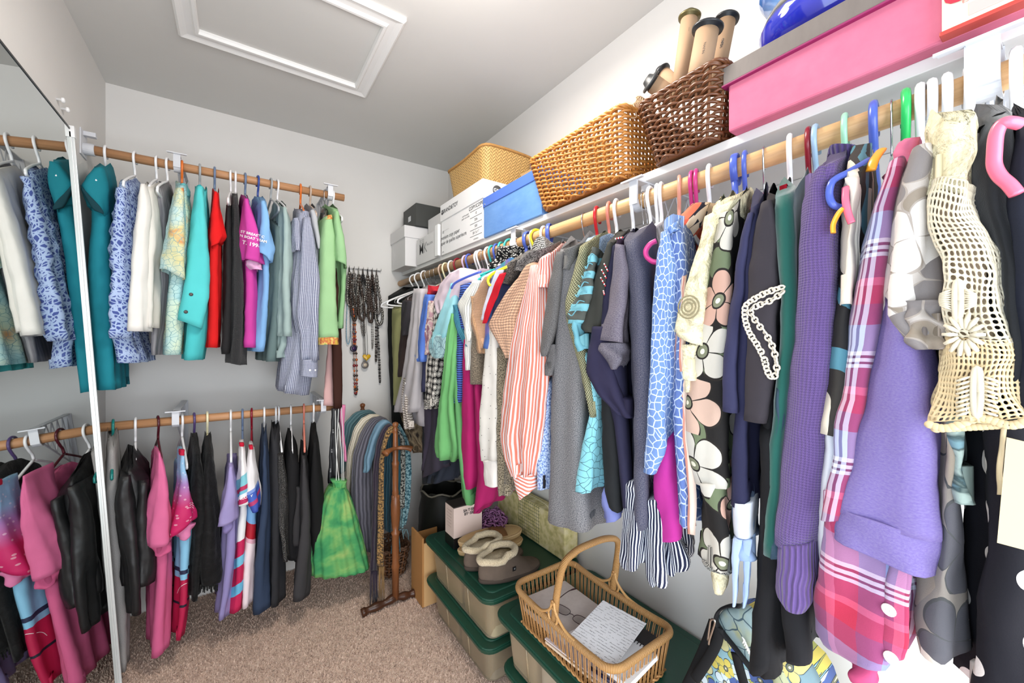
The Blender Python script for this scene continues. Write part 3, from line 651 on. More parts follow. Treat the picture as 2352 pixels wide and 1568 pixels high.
g, p = garment('L', 363, 'tube', 'pink t-shirt', 'bubblegum pink t-shirt with short sleeve and long narrow body', 't-shirt', [
    ('body', '1090:362,380 1180:358,392 1275:354,396 1400:352,394 1515/1492:353,392', plain((222, 92, 142)), dict(D=.3, amp=.008)),
    ('sleeve', '1040:362,369 1090:358,381 1180:341,392 1245/1238:331,397 1262/1250:331,394', plain((232, 104, 156)), dict(fp=1.82, bulge=.01)),
    ('inner_sleeve', '1246:340,394 1268:345,394 1276:350,380', plain((214, 84, 134)), dict(fp=1.84, D=.08)),
    ('shoulder', '1100:346,360 1150:340,366 1200:340,362', plain((196, 140, 150)), dict(fp=2.0, D=.1))], hcol='maroon')
jz = lambda py: ony(400, py, 1.86).z
g, p = garment('L', 418, 'tube', 'crimson-sleeved jersey', 'sky blue running jersey with a crimson fading speckled sleeve', 'jersey', [
    ('body', '1110:414,430 1195:412,450 1330:410,438 1400:408,433 1470:403,423', zbands([(jz(1475), (196, 16, 70)), (jz(1402), (30, 30, 50)), (jz(1396), (196, 16, 70)), (jz(1338), (130, 196, 232)), (jz(1326), (40, 46, 80)), (jz(1316), (130, 196, 232)), (jz(1000), (130, 196, 232))]), dict(D=.28)),
    ('sleeve', '1036:413,424 1110:411,433 1170:402,448 1186/1180:399,452 1238/1196:391,452', zbands([(jz(1245), (214, 16, 92)), (jz(1160), (214, 30, 104)), (jz(1110), (170, 120, 190)), (jz(1080), (140, 190, 230)), (jz(1000), (140, 196, 232))], 0., 'fade'), dict(fp=1.82, D=.1)),
    ('cuff', '1205:398,452 1230:402,442 1240:408,430', plain((226, 120, 170)), dict(fp=1.84, D=.09)),
    ('neckband', '1034:412,424 1046:412,424', plain((200, 20, 60)), dict(fp=1.815, D=.03, amp=.001, closed=True))])
def arcs(part, cx, cy, pts, c=(240, 236, 240), r=.0011, nm='stripe_print'):
    b = bvh_of(part); out = []
    for a in smooth_path([Vector((x, y, 0)) for x, y in pts], 5):
        d = ray(a.x, a.y).normalized(); h = b.ray_cast(ORG, d, 9)
        if h[0]: out.append(h[0] - d * .0005)
    if len(out) > 2: MB().tube(out, r, 5, flat=.4).build(nm, simple(c, .6), part)
arcs(p[0], 0, 0, [(407, 1362), (412, 1350), (422, 1342), (432, 1338)])
for k_ in range(3): arcs(p[1], 0, 0, [(436, 1156 + k_ * 5), (440, 1153 + k_ * 5), (445, 1157 + k_ * 5)])
g, p = garment('L', 446, 'tube', 'crumpled black velvet top', 'black velvet top on the purple hanger', 'top', [
    ('body', '1049:446,460 1100:440,468 1200:436,474 1320:434,466 1380:432,456', velvet((14, 14, 15)), dict(D=.3, amp=.01))], hcol='purple')
g, p = garment('L', 476, 'tube', 'fringed black velvet top', 'black velvet top with fringed hem on the cream hanger', 'top', [
    ('body', '1046:474,488 1100:466,494 1180:460,502 1290:456,508 1330:458,506 1346:462,500', velvet((17, 16, 17)), dict(D=.3, amp=.011))], hcol='cream')
fr = MB()
for k_ in range(26):
    a_ = ony(460 + k_ * 1.6, 1342, 1.87); fr.tube([a_, a_ + Vector((random.uniform(-.004, .004), random.uniform(-.01, .01), -random.uniform(.01, .03)))], .0018, 5)
fr.build('fringe', plain((20, 20, 20)), g, kind='stuff')
g, p = garment('L', 530, 'tube', 'lavender t-shirt', 'lavender short-sleeved t-shirt on the lower rod', 't-shirt', [
    ('body', '1100:522,546 1200:514,548 1260:512,548 1350:507,538 1428/1420:501,525', plain((150, 138, 196)), dict(D=.3, amp=.009)),
    ('sleeve', '1072:526,535 1130:516,544 1186/1190:506,547 1212/1196:505,545', plain((166, 152, 210)), dict(fp=1.82, bulge=.01)),
    ('inner_sleeve', '1196:508,540 1215:512,535 1225:518,530', plain((140, 126, 186)), dict(fp=1.84, D=.08))])
g, p = garment('L', 557, 'tube', 'white and crimson race jersey', 'white race jersey with crimson and blue panels and red collar', 'jersey', [
    ('body', '1080:550,562 1180:546,568 1250:540,562 1340:532,558 1418/1404:526,552', zbands([(jz(1420), (214, 26, 84)), (jz(1378), (214, 26, 84)), (jz(1365), (96, 186, 226)), (jz(1338), (206, 20, 78)), (jz(1295), (110, 196, 230)), (jz(1270), (214, 24, 86)), (jz(1230), (236, 236, 238)), (jz(1000), (236, 236, 238))], .5), dict(D=.28)),
    ('sleeve', '1021:550,560 1070:548,563 1110:546,567 1165/1156:544,573', zbands([(jz(1170), (240, 240, 242)), (jz(1160), (200, 30, 90)), (jz(1146), (230, 230, 238)), (jz(1136), (110, 190, 214)), (jz(1128), (200, 40, 90)), (jz(1118), (120, 200, 214)), (jz(1094), (236, 232, 232)), (jz(1000), (236, 232, 232))], .5), dict(fp=1.82, D=.1)),
    ('neckband', '1018:549,560 1026:549,560', plain((210, 16, 50)), dict(fp=1.815, D=.03, amp=.001, closed=True))], hcol='slate blue')
b_ = bvh_of(p[1]); txt('VANCOUV', .0125, ony(558, 1144, 1.80), (1, 0, .12), (-.12, 0, 1), simple((250, 250, 250), .7), p[1], bvh=b_, dirn=ray(558, 1144), bold=.0003)
g, p = garment('L', 578, 'tube', 'blue-cuffed race jersey', 'white race jersey with royal blue swirled sleeve end', 'jersey', [
    ('body', '1080:570,584 1180:566,588 1250:564,587 1300:560,585 1403/1390:555,580', zbands([(jz(1405), (240, 220, 226)), (jz(1330), (232, 170, 190)), (jz(1318), (190, 16, 40)), (jz(1280), (120, 180, 236)), (jz(1240), (206, 20, 60)), (jz(1200), (224, 160, 180)), (jz(1190), (236, 236, 238)), (jz(1000), (236, 236, 238))], -.4), dict(D=.28)),
    ('sleeve', '1025:572,580 1080:567,588 1120:566,593 1165/1150:575,598 1178/1172:582,597', zbands([(jz(1180), (52, 80, 180)), (jz(1162), (190, 50, 110)), (jz(1152), (60, 96, 200)), (jz(1134), (120, 150, 220)), (jz(1126), (232, 228, 230)), (jz(1000), (232, 228, 230))], .6), dict(fp=1.82, D=.1)),
    ('neckband', '1024:571,580 1032:571,580', plain((210, 16, 50)), dict(fp=1.815, D=.03, amp=.001, closed=True))], hcol='dark red')
L_ = [(607, 'white', 'navy trousers', 'long navy blue knit trousers hanging on the lower rod', 'trousers', '1023:603,613 1080:600,618 1150:596,622 1300:588,618 1417/1400:585,622', plain((48, 64, 92)), 1.86),
      (634, 'white', 'long charcoal trousers', 'long charcoal trousers hanging just right of the navy ones', 'trousers', '1014:622,640 1060:618,648 1150:618,652 1280:620,650 1398/1388:616,650', plain((44, 44, 48)), 1.87),
      (640, 'white', 'black sequinned top', 'black lace top with glinting sequins between charcoal trousers and black top', 'top', '1050:636,652 1120:638,660 1200:640,662 1290:650,666', None, 1.85),
      (668, 'white', 'plain black top', 'plain black fabric top beside the sequinned one', 'top', '1034:663,671 1065:656,686 1150:658,690 1240:662,690 1292:668,684', plain((22, 21, 23)), 1.87)]
seq = T('sequin_lace', .3, spec=.8); vo_ = seq.vor(None, 300., 'F1'); seq.col(seq.ramp(vo_.outputs['Distance'], [(.12, (150, 146, 138)), (.2, (34, 33, 34))])); seq.bump(vo_.outputs['Distance'], 1., .003)
for hx_, hc_, sh_, lb_, ct_, rw_, mt_, fp_ in L_:
    garment('L', hx_, 'tube', sh_, lb_, ct_, [('body', rw_, mt_ or seq.m, dict(fp=fp_, D=.3, amp=.009))], hcol=hc_)
g, p = garment('L', 698, 'tube', 'charcoal long-sleeved top', 'charcoal top with a long ribbed sleeve, on the coral hanger', 'top', [
    ('body', '1062:692,704 1120:688,712 1200:684,714 1290:680,712', plain((40, 39, 42)), dict(D=.3)),
    ('sleeve', '1054:694,702 1120:690,708 1180:690,712 1260:684,714 1340:678,714 1383/1374:676,710', plain((58, 56, 58)), dict(fp=1.83, amp=.007)),
    ('sleeve', '1120:680,692 1180:674,690 1253:670,690', plain((50, 48, 50)), dict(fp=1.86, amp=.005))], hcol='coral')
g, p = garment('L', 720, 'tube', 'rightmost black top', 'black soft top, rightmost on the lower rod', 'top', [
    ('body', '1017:719,729 1060:714,736 1110:708,743 1200:712,748 1290:720,746', plain((18, 17, 18)), dict(D=.3))])
# lanyards, drawstring bag at the rod end
for rows_, c_, fp_, lb_ in (('938:763,782 1000:760,777 1060:756,776 1100:752,776 1112:754,772', (26, 26, 30), 1.95, 'wide black lanyard with small white marks hanging beside the drawstring bag'),
                           ('930:774,795 950:778,793 1000:786,792 1060:790,797', (238, 130, 176), 1.96, 'pink ribbon lanyard knotted over the lower rod end')):
    s_ = drape('lanyard', 'L', rows_, satin(c_), None, fp=fp_, D=.02, rise=0, closed=True, amp=.003, wl=.03, nc=24); tag(s_, lb_, 'lanyard', 'lanyards')
    if c_[0] < 50:
        b_ = bvh_of(s_)
        for k_ in range(3): txt('6 3.8', .008, ony(765 - k_ * 3, 990 + k_ * 45, 1.9), (0, 0, -1), (1, 0, 0), simple((210, 210, 212), .6), s_, 'lettering', b_, ray(764, 990 + k_ * 45))
bag = empty('drawstring_bag', station('L', 770) - Vector((0, 0, .1)), 'green tie-dyed drawstring bag hanging by white cords from the lower rod end', 'bag')
bm_ = dye([(.32, (46, 140, 84)), (.46, (72, 164, 92)), (.58, (118, 182, 96)), (.7, (168, 196, 104))], 12.)
bg = drape('pouch', 'L', '1126:765,798 1134:757,806 1180:740,822 1240:724,838 1290:719,850 1318:719,856 1334/1316:721,852', bm_, bag, fp=1.84, D=.13, rise=0, amp=.0045, wl=.03, closed=True, p=.8, nc=96, nv=36)
drape('ruffle', 'L', '1106:762,800 1114:768,796 1124:770,794 1132:766,798', bm_, bag, fp=1.87, D=.06, rise=0, amp=.005, wl=.02, nc=48, nv=10)
cd = MB()
for k_, (a_, b2_) in enumerate((((770, 935), (780, 1120)), ((778, 932), (772, 1120)), ((784, 930), (790, 1122)), ((776, 960), (786, 1120)))):
    A_ = ony(*a_, 1.955); B_ = ony(*b2_, 1.885); cd.tube(smooth_path([A_ + Vector((0, .08, .015)), A_ + Vector((0, .02, .012)), A_, A_.lerp(B_, .5) + Vector((.004 * (k_ - 1.5), 0, 0)), B_], 5), .0016, 6)
cd.build('cord', simple((230, 230, 226), .7), bag)
# ---------------------------------------------------------------- right-hand rod, far to near
def FX(X): return X if X >= .60 else .47 + (X - .17) * .302      # front planes of the near clothes, metres from the lens plane
onx0 = onx
def onx(px, py, X): return onx0(px, py, FX(X))
def R_(hx, hk, hc, short, label, cat, pieces, **k): return garment('R', hx, hk, short, label, cat, pieces, hcol=hc, **k)
S = dict
R_(952, 'tube', 'white', 'black slacks', 'black slacks folded over a hanger, farthest on the right-hand rod', 'trousers', [
    ('body', '682:886,906 760:885,902 860:888,904 960:893,912 1000:896,914', plain((22, 26, 26)), S(D=.25, fp=.70, amp=.003))])
R_(962, 'tube', 'white', 'olive trousers', 'yellow-olive trousers folded over a hanger near the back corner', 'trousers', [
    ('body', '712:893,919 760:894,915 860:896,912 930:899,912', plain((150, 150, 96)), S(D=.22, fp=.66, amp=.004))])
R_(975, 'tube', 'white', 'dark brown shirt', 'dark brown shirt between olive trousers and pale grey shirt', 'shirt', [
    ('body', '690:922,944 740:916,942 800:910,936 865:905,930', plain((58, 44, 42)), S(D=.25, fp=.64)),
    ('sleeve', '690:920,942 745/752:914,940 770:918,934', plain((54, 50, 56)), S(fp=.62))])
R_(985, 'wire', 'silver', 'brown floral blouse', 'brown blouse with small pale hem, hanging low near the back corner', 'blouse', [
    ('body', '860:918,938 930:912,934 980:920,950 1040:940,985', dye([(.4, (60, 46, 34)), (.55, (150, 130, 100)), (.65, (50, 40, 34))], 30.), S(D=.3, fp=.66))])
g, p = R_(993, 'wire', 'silver', 'pale grey shirt', 'pale warm grey shirt with buttoned cuff slit near the back corner', 'shirt', [
    ('body', '672:950,975 760:945,970 900:935,968 960/985:930,975', plain((152, 146, 150)), S(D=.3, fp=.62)),
    ('sleeve', '662:946,968 760:934,961 860:919,957 946/948:901,953', plain((178, 172, 174)), S(fp=.585, D=.08)),
    ('cuff_placket', '868:924,938 900:921,934 940:923,935 985:926,944', stripes((190, 180, 172), (120, 108, 98), .01, axis=1), S(fp=.575, D=.03, amp=.004, wl=.02))])
for k_ in range(3): button(g, p[1], 931, 880 + k_ * 28, .004, (220, 216, 214))
R_(1002, 'wire', 'silver', 'black jeans', 'black jeans hanging low behind the scarf rack', 'trousers', [
    ('body', '900:962,985 1000:960,1000 1110:958,1010', plain((26, 28, 34)), S(D=.25, fp=.64)), ('leg', '850:985,1006 1000:985,1004 1100/1080:965,1010', plain((52, 46, 60)), S(fp=.62))])
R_(1015, 'tube', 'beige', 'royal blue t-shirt', 'royal blue t-shirt near the back corner, its sleeve below the small white box', 't-shirt', [
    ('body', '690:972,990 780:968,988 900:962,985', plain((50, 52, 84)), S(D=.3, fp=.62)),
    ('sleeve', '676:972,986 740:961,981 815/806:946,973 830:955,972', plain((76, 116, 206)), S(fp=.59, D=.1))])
R_(1024, 'tube', 'cream', 'rose and cream print top', 'rose and cream speckled print top beside the royal blue t-shirt', 'top', [
    ('sleeve', '690:978,994 750:970,988 815:962,978', dye([(.4, (196, 150, 160)), (.5, (222, 206, 190)), (.6, (150, 100, 116))], 40.), S(fp=.60, D=.1)),
    ('body', '690:984,996 800:976,996 900:975,990', plain((210, 200, 184)), S(D=.3, fp=.62))])
R_(1037, 'tube', 'white', 'black ring-print blouse', 'black blouse printed with white rings, below the blue tropical shirt', 'blouse', [
    ('body', '680:992,1012 760:985,1015 830:975,1012 900:970,1006 940:968,998', rings((26, 24, 26), (214, 208, 198), .022), S(D=.3, fp=.60)),
    ('hem_trim', '918:967,1000 942/932:967,999', rings((26, 24, 26), (222, 216, 206), .007), S(fp=.59, D=.1))])
R_(1052, 'tube', 'dark red', 'purple trousers', 'dusky purple trousers below the ring-print blouse', 'trousers', [
    ('body', '930:968,992 1000:966,990 1080:962,984', plain((62, 54, 72)), S(D=.2, fp=.63)), ('leg', '960:990,1020 1060:985,1020 1110:970,1010', plain((38, 44, 58)), S(fp=.64, D=.15))])
R_(1070, 'tube', 'lilac', 'pale lilac sweatshirt', 'pale lilac short-sleeved top with a wide drooping sleeve', 'top', [
    ('body', '640:1020,1050 720:1015,1040 850:1010,1035', plain((206, 184, 200)), S(D=.36, fp=.60)),
    ('sleeve', '630/612:1024,1062 650/640:1004,1070 690:988,1050 722/706:1000,1030', plain((222, 200, 212)), S(fp=.57, D=.14)),
    ('neckband', '655:978,992 668:980,1000 676:982,992', plain((190, 24, 40)), S(fp=.63, D=.1, closed=True))])
haw = T('tropical_print', .85); hx_, hy_, _ = haw.sep(); hn = haw.noise(haw.warp(haw.uv(), .05, 20.), 14., 3.)
hz = haw.mth('ADD', haw.n('MapRange', {0: hy_, 1: 1.36, 2: 1.60}).outputs[0], haw.mth('MULTIPLY_ADD', hn, .5, -.25))
haw.cloth(haw.ramp(hz, [(0, (150, 214, 222)), (.22, (86, 186, 212)), (.34, (200, 232, 236)), (.4, (74, 168, 208)), (.6, (80, 132, 196)), (1, (86, 118, 186))]))
g, p = R_(1078, 'tube', 'blue', 'blue tropical shirt', 'blue tropical shirt with palm-print sleeve end open towards the lens', 'shirt', [
    ('body', '660:1030,1052 760:1025,1050 880:1020,1046', haw.m, S(D=.34, fp=.60)),
    ('sleeve', '651:1030,1046 700:1012,1046 740:996,1040 775:984,1030 795/812:980,1026', haw.m, S(fp=.565, D=.12, p=.8, bulge=.01)),
    ('cuff_opening', '770:990,1022 782:982,1026 800:979,1025 818:988,1016 823:996,1010', dye([(.4, (150, 196, 204)), (.6, (176, 214, 216))], 16., (60, 90, 120), 50.), S(fp=.548, D=.02, p=1., closed=True, amp=.001)),
    ('cuff_band', '768:984,1028 780:981,1028', plain((156, 218, 222)), S(fp=.553, D=.1, p=.8, amp=.001))])
R_(1098, 'tube', 'white', 'navy striped jumper', 'royal blue jumper with fine navy stripes below the tropical shirt', 'jumper', [
    ('body', '655:1052,1070 760:1042,1064 925:1033,1057', stripes((70, 106, 200), (34, 44, 100), .0075, .5, 1), S(D=.34, fp=.58))])
g, p = R_(1104, 'tube', 'white', 'apple green blouse', 'apple green blouse with gathered puff cuff hanging behind the navy striped jumper', 'blouse', [
    ('body', '730:1028,1046 900:1036,1056 1020:1042,1064 1100:1044,1078 1140/1165:1052,1084', plain((84, 150, 86)), S(D=.34, fp=.59, amp=.01)),
    ('sleeve', '720:1030,1044 860:1018,1040 930:1008,1036 1000:997,1042 1035:993,1044 1050/1062:1000,1034', plain((100, 172, 98), wr=.9), S(fp=.56, D=.11, amp=.012, wl=.05, bulge=.01))])
g, p = R_(1112, 'wire', 'silver', 'white pinstriped shirt', 'white shirt with fine dark pinstripes and teal lining', 'shirt', [
    ('body', '660:1078,1098 720:1060,1090 850:1062,1084', stripes((236, 234, 226), (110, 112, 110), .0085, .16), S(D=.36, fp=.57)),
    ('sleeve', '644:1080,1104 680:1052,1096 700:1043,1088 745:1056,1082 784:1070,1079', stripes((238, 236, 228), (104, 106, 104), .0085, .16), S(fp=.545, D=.13)),
    ('lining', '700:1038,1046 750:1044,1056 795:1062,1072', stripes((62, 146, 168), (30, 80, 110), .007), S(fp=.56, D=.05))])
R_(1122, 'tube', 'white', 'crimson dress', 'deep crimson knit dress hanging full length behind the green blouse', 'dress', [
    ('dress_body', '780:1058,1076 950:1053,1080 1060:1050,1084 1108:1051,1086 1122/1126:1056,1084', plain((172, 14, 92)), S(D=.3, fp=.565, amp=.004)),
    ('scarf_end', '880:1084,1098 1020:1084,1110 1100:1086,1124 1186/1160:1082,1112', plain((160, 12, 84)), S(fp=.58, D=.22))])
g, p = R_(1131, 'tube', 'turquoise', 'tan and taupe cardigan', 'tan ribbed cardigan with taupe knit body beside the pinstriped shirt', 'cardigan', [
    ('body', '720:1084,1104 800:1070,1106 860:1068,1108 880/886:1068,1108', tweed((84, 74, 62), (132, 116, 96)), S(D=.36, fp=.57)),
    ('sleeve', '636:1108,1126 680:1082,1118 740:1076,1112 800:1092,1110', knit((206, 154, 114), .004), S(fp=.54, D=.13)),
    ('front_panel', '680:1078,1092 740:1084,1096 800:1092,1106 812:1096,1106', knit((198, 148, 104), .004), S(fp=.535, D=.05, amp=.008, wl=.03))], hlabel='holding up the tan and taupe cardigan')
R_(1141, 'tube', 'blue', 'marbled blue top', 'marbled blue and violet top on the yellow hanger', 'top', [
    ('body', '620:1128,1156 660:1110,1146 700:1106,1134 800:1100,1130', dye([(.35, (54, 120, 170)), (.5, (74, 104, 176)), (.62, (130, 110, 180)), (.7, (60, 140, 160))], 10.), S(D=.3, fp=.56))])
R_(1233, 'tube', 'yellow', 'red-edged top', 'red and white edged top under the yellow hanger', 'top', [
    ('front_edge', '628/624:1146,1160 680:1124,1140 742:1106,1114', plain((214, 10, 34)), S(fp=.50, D=.006, closed=True, amp=.001)),
    ('front_panel', '622/618:1138,1154 680:1116,1132 735:1104,1110', plain((206, 206, 222)), S(fp=.506, D=.008, closed=True, amp=.001)),
    ('body', '650:1135,1150 760:1120,1140', plain((70, 78, 120)), S(D=.3, fp=.58))], follow=False)
# the yellow tube end that shows in front of the marbled top
yh = MB(); yh.tube(smooth_path([onx(1166, 612, .56), onx(1146, 621, .53), onx(1128, 632, .515), onx(1121, 644, .51), onx(1126, 655, .515), onx(1134, 654, .52)], 4), .0042, 8)
tag(yh.build('clothes_hanger', simple(HCOL['yellow'], .3)), 'yellow plastic hanger arm poking out in front of the marbled blue top', 'hanger', 'hangers on the right-hand rod')
bh = MB(); bh.tube(smooth_path([onx(1104, 624, .60), onx(1070, 637, .56), onx(1045, 650, .53), onx(1037, 662, .53)], 4), .004, 8)
tag(bh.build('clothes_hanger', simple(HCOL['blue'], .3)), 'royal blue plastic hanger arm above the pinstriped shirt', 'hanger', 'hangers on the right-hand rod')
R_(1152, 'tube', 'turquoise', 'tweed jacket', 'dark brown tweed knit jacket with long marled sleeve', 'jacket', [
    ('shoulder', '604/598:1160,1190 622:1140,1176 650:1130,1160', tweed((52, 48, 44), (120, 112, 104)), S(fp=.56, D=.3, rise=.05)),
    ('sleeve', '800:1136,1160 900:1136,1162 1040:1138,1166 1141:1140,1162', tweed((66, 58, 44), (158, 144, 118)), S(fp=.575, D=.12)),
    ('body', '700:1140,1160 900:1150,1180 1060:1150,1190 1110:1150,1188', tweed((60, 54, 44), (140, 128, 106)), S(D=.3, fp=.60))])
R_(1172, 'tube', 'turquoise', 'black flecked scarf', 'black scarf flecked with white, bundled around the rod', 'scarf', [
    ('body', '565:1142,1176 585:1130,1180 610:1122,1176 622:1126,1160', dots((22, 22, 24), (220, 214, 204), .007, .28, .8), S(fp=.74, D=.1, amp=.014, wl=.04, closed=True, rise=0, hor=(.008, .05)))], follow=False, name='scarf')
g, p = R_(1183, 'tube', 'white', 'cream triangle-print shirt', 'cream shirt with tiny dark triangles and buttoned cuff', 'shirt', [
    ('body', '760:1114,1134 900:1106,1136 1060:1106,1140', plain((206, 200, 190)), S(D=.3, fp=.58)),
    ('sleeve', '750:1112,1136 860:1103,1138 950:1095,1136 1058:1099,1136', dots((222, 216, 206), (70, 66, 72), .03, .045, .45), S(fp=.55, D=.1)),
    ('cuff', '1058:1100,1136 1066:1103,1137 1114/1121:1106,1137', plain((224, 216, 208)), S(fp=.548, D=.1, amp=.001))])
g, p = R_(1212, 'ring', 'blue', 'peach knit poncho', 'peach ribbed knit top with pointed batwing sleeve', 'jumper', [
    ('body', '640:1200,1222 720:1180,1210 800:1160,1185', knit((222, 158, 120), .008), S(D=.3, fp=.55)),
    ('sleeve', '612/600:1200,1228 640:1176,1226 680:1146,1216 745/720:1110,1206 770/780:1126,1196 822:1158,1176', knit((236, 176, 138), .009), S(fp=.515, D=.1, amp=.004))])
cs = stripes((226, 212, 210), (226, 122, 98), .0085, .55)
g, p = R_(1225, 'tube', 'white', 'coral striped shirt', 'coral and white striped shirt with long gathered sleeve', 'shirt', [
    ('body', '630:1222,1250 760:1210,1250 900:1210,1252 1040:1205,1246', stripes((238, 226, 236), (214, 110, 120), .0085, .5), S(D=.34, fp=.545)),
    ('sleeve', '612/606:1212,1232 660:1202,1244 760:1178,1248 860:1159,1250 960:1146,1240 1010:1141,1232 1060:1152,1224 1096:1170,1216', cs, S(fp=.505, D=.11, amp=.011, wl=.045, bulge=.01)),
    ('cuff', '1094:1171,1216 1104:1173,1217 1152/1132:1185,1218', stripes((252, 240, 240), (240, 130, 104), .0085, .5, 1), S(fp=.503, D=.08, amp=.002)),
    ('shoulder', '600/586:1232,1262 625:1226,1262 660:1230,1262', stripes((250, 226, 220), (236, 120, 104), .009, .5), S(fp=.525, D=.22, rise=.05))])
R_(1250, 'tube', 'white', 'speckled blue skirt', 'pale blue speckled knit hanging right of the coral striped sleeve', 'skirt', [
    ('body', '880:1246,1262 960:1236,1258 1040:1228,1256 1126/1128:1227,1258', tweed((96, 124, 190), (190, 210, 240), 200.), S(D=.3, fp=.56)), ('care_tag', '1104:1247,1252 1122:1247,1252', plain((20, 20, 30)), S(fp=.555, D=.006, amp=0))])
R_(1262, 'ring', 'blue', 'black and white woven jacket', 'black and white woven jacket with standing collar below the blue ring hanger', 'jacket', [
    ('collar', '548/540:1228,1250 575:1212,1262 590:1206,1262', dots((30, 30, 30), (226, 224, 220), .0055, .36, .2), S(fp=.70, D=.14, rise=0, closed=True, amp=.006)),
    ('shoulder', '585/566:1192,1262 602/590:1172,1250 622:1166,1230', tweed((44, 42, 42), (130, 124, 122)), S(fp=.58, D=.28, rise=.04)),
    ('body', '620:1240,1262 800:1236,1262 950:1240,1262', tweed((44, 42, 42), (120, 114, 110)), S(D=.3, fp=.60))])
hg = plain((60, 64, 72), .4)
g, p = R_(1372, 'tube', 'red', 'charcoal heather t-shirt dress', 'long charcoal heather t-shirt dress hanging over the cream wall panel', 'dress', [
    ('dress_body', '582/570:1276,1322 640:1262,1330 760:1264,1336 880:1256,1340 1000:1256,1344 1100:1256,1350 1203/1230:1248,1364', hg, S(D=.24, fp=.525, amp=.007, wl=.09)),
    ('sleeve', '581/574:1272,1296 640:1258,1292 720:1244,1282 803/812:1231,1262 818:1240,1258', plain((70, 68, 68), .2), S(fp=.495, D=.1, bulge=.005)),
    ('sleeve', '790:1258,1276 840:1250,1276 862:1254,1270', plain((66, 64, 66), .2), S(fp=.51, D=.1)),
    ('shoulder', '578/560:1282,1330 596/585:1280,1320 620:1284,1310', plain((64, 66, 66), .2), S(fp=.52, D=.3, rise=.04))])
button(g, p[0], 1347, 565, .001)
g, p = R_(1343, 'wood', 'wooden', 'fuzzy blue cardigan', 'fuzzy pale blue cardigan draped over the wooden hanger', 'cardigan', [
    ('body', '552/548:1338,1374 564:1330,1372 590:1334,1370', tweed((110, 140, 180), (180, 206, 232)), S(fp=.62, D=.2, rise=.03))])
ol = T('woven_ribbon_knit', .8); ox, oy, _ = ol.sep(ol.warp(ol.uv(), .004, 30.)); of = ol.mth('MULTIPLY', ol.mth('SINE', ol.mth('MULTIPLY', ox, 900.)), ol.mth('SINE', ol.mth('MULTIPLY', oy, 1100.)))
ol.col(ol.ramp(ol.mth('MULTIPLY_ADD', of, .5, .5), [(.3, (84, 82, 60)), (.6, (178, 176, 134))])); ol.bump(of, .8, .002)
tq = plain((104, 172, 188), wr=1.)
g, p = R_(1400, 'tube', 'coral', 'olive net jumper', 'olive ribbon-knit jumper with long open-weave edge', 'jumper', [
    ('body', '572/560:1322,1352 620:1306,1348 690:1284,1334 740:1290,1332 800:1308,1342 870:1326,1352 960:1346,1364', ol.m, S(D=.34, fp=.475, amp=.005)), ])
g, p = R_(1417, 'tube', 'white', 'turquoise ruffled top', 'grey top with turquoise torn ruffles and scribbled turquoise body', 'top', [
    ('body', '760:1320,1336 800:1326,1346 860:1350,1366 920:1356,1372 1000:1338,1372 1070:1325,1372 1128/1134:1312,1370', dye([(.3, (118, 196, 212)), (.7, (146, 218, 230))], 5., (70, 110, 120), 62.), S(D=.28, fp=.50, amp=.006)),
    ('sleeve', '569:1356,1368 620:1338,1362 680:1314,1350 722:1296,1338 742:1300,1330', stripes((120, 192, 206), (84, 88, 82), .030, .55, 1, wob=.012), S(fp=.455, D=.08, hor=(.0018, .022))),
    ('ruffle', '735:1312,1330 770:1316,1330 808/800:1328,1346', tq, S(fp=.46, D=.05, hor=(.002, .03), amp=.006, wl=.03))])
rf = MB()
for k_ in range(7):
    t_ = k_ / 6; A_ = onx(1352 - 46 * t_, 590 + 130 * t_, .445); B_ = onx(1366 - 28 * t_, 586 + 128 * t_, .445); rf.tube(smooth_path([A_, A_.lerp(B_, .35) + Vector((-.004, 0, -.006)), A_.lerp(B_, .7) + Vector((-.004, 0, .003)), B_], 4), .0016, 6, flat=.6)
rf.build('ruffle_edge', tq, g)
R_(1455, 'tube', 'white', 'olive-black t-shirt', 'dark olive-black t-shirt sleeve right of the turquoise ruffles', 't-shirt', [
    ('body', '560:1390,1412 650:1378,1404 760:1365,1395', plain((50, 50, 46)), S(D=.32, fp=.50)),
    ('sleeve', '556:1392,1406 620:1364,1396 690:1346,1388 752/734:1331,1382 764:1345,1378', plain((60, 60, 54)), S(fp=.465, D=.1))])
g, p = R_(1478, 'wire', 'silver', 'bead-trimmed navy top', 'navy top with red and white beaded neckline and draped lower sleeve', 'top', [
    ('body', '572/560:1396,1420 640:1384,1414 760:1374,1410 870:1364,1430 960:1400,1432 1120:1418,1440 1170:1424,1442', plain((40, 38, 66)), S(D=.32, fp=.475)),
    ('sleeve', '750:1352,1400 800:1344,1400 855:1342,1404 905/930:1368,1424 950/962:1412,1440', plain((42, 38, 68)), S(fp=.455, D=.08)),
    ('neckband', '548:1412,1428 566:1404,1424 582:1402,1418', plain((60, 40, 60)), S(fp=.50, D=.14, closed=True))])
bd = MB(); bw = MB()
for pl_ in ([(1388, 606), (1396, 622)], [(1382, 620), (1392, 638)], [(1380, 638), (1390, 656)], [(1414, 548), (1430, 545)], [(1386, 668), (1388, 676)]):
    for k_ in range(6): (bd if k_ % 2 else bw).ball(onx(pl_[0][0] + (pl_[1][0] - pl_[0][0]) * k_ / 5, pl_[0][1] + (pl_[1][1] - pl_[0][1]) * k_ / 5, .462), .0016, 6)
bd.build('red_beads', simple((200, 40, 50), .3), g, kind='stuff'); bw.build('white_beads', simple((232, 224, 220), .3), g, kind='stuff')
button(g, p[1], 1390, 938, .002, (220, 220, 226), False)
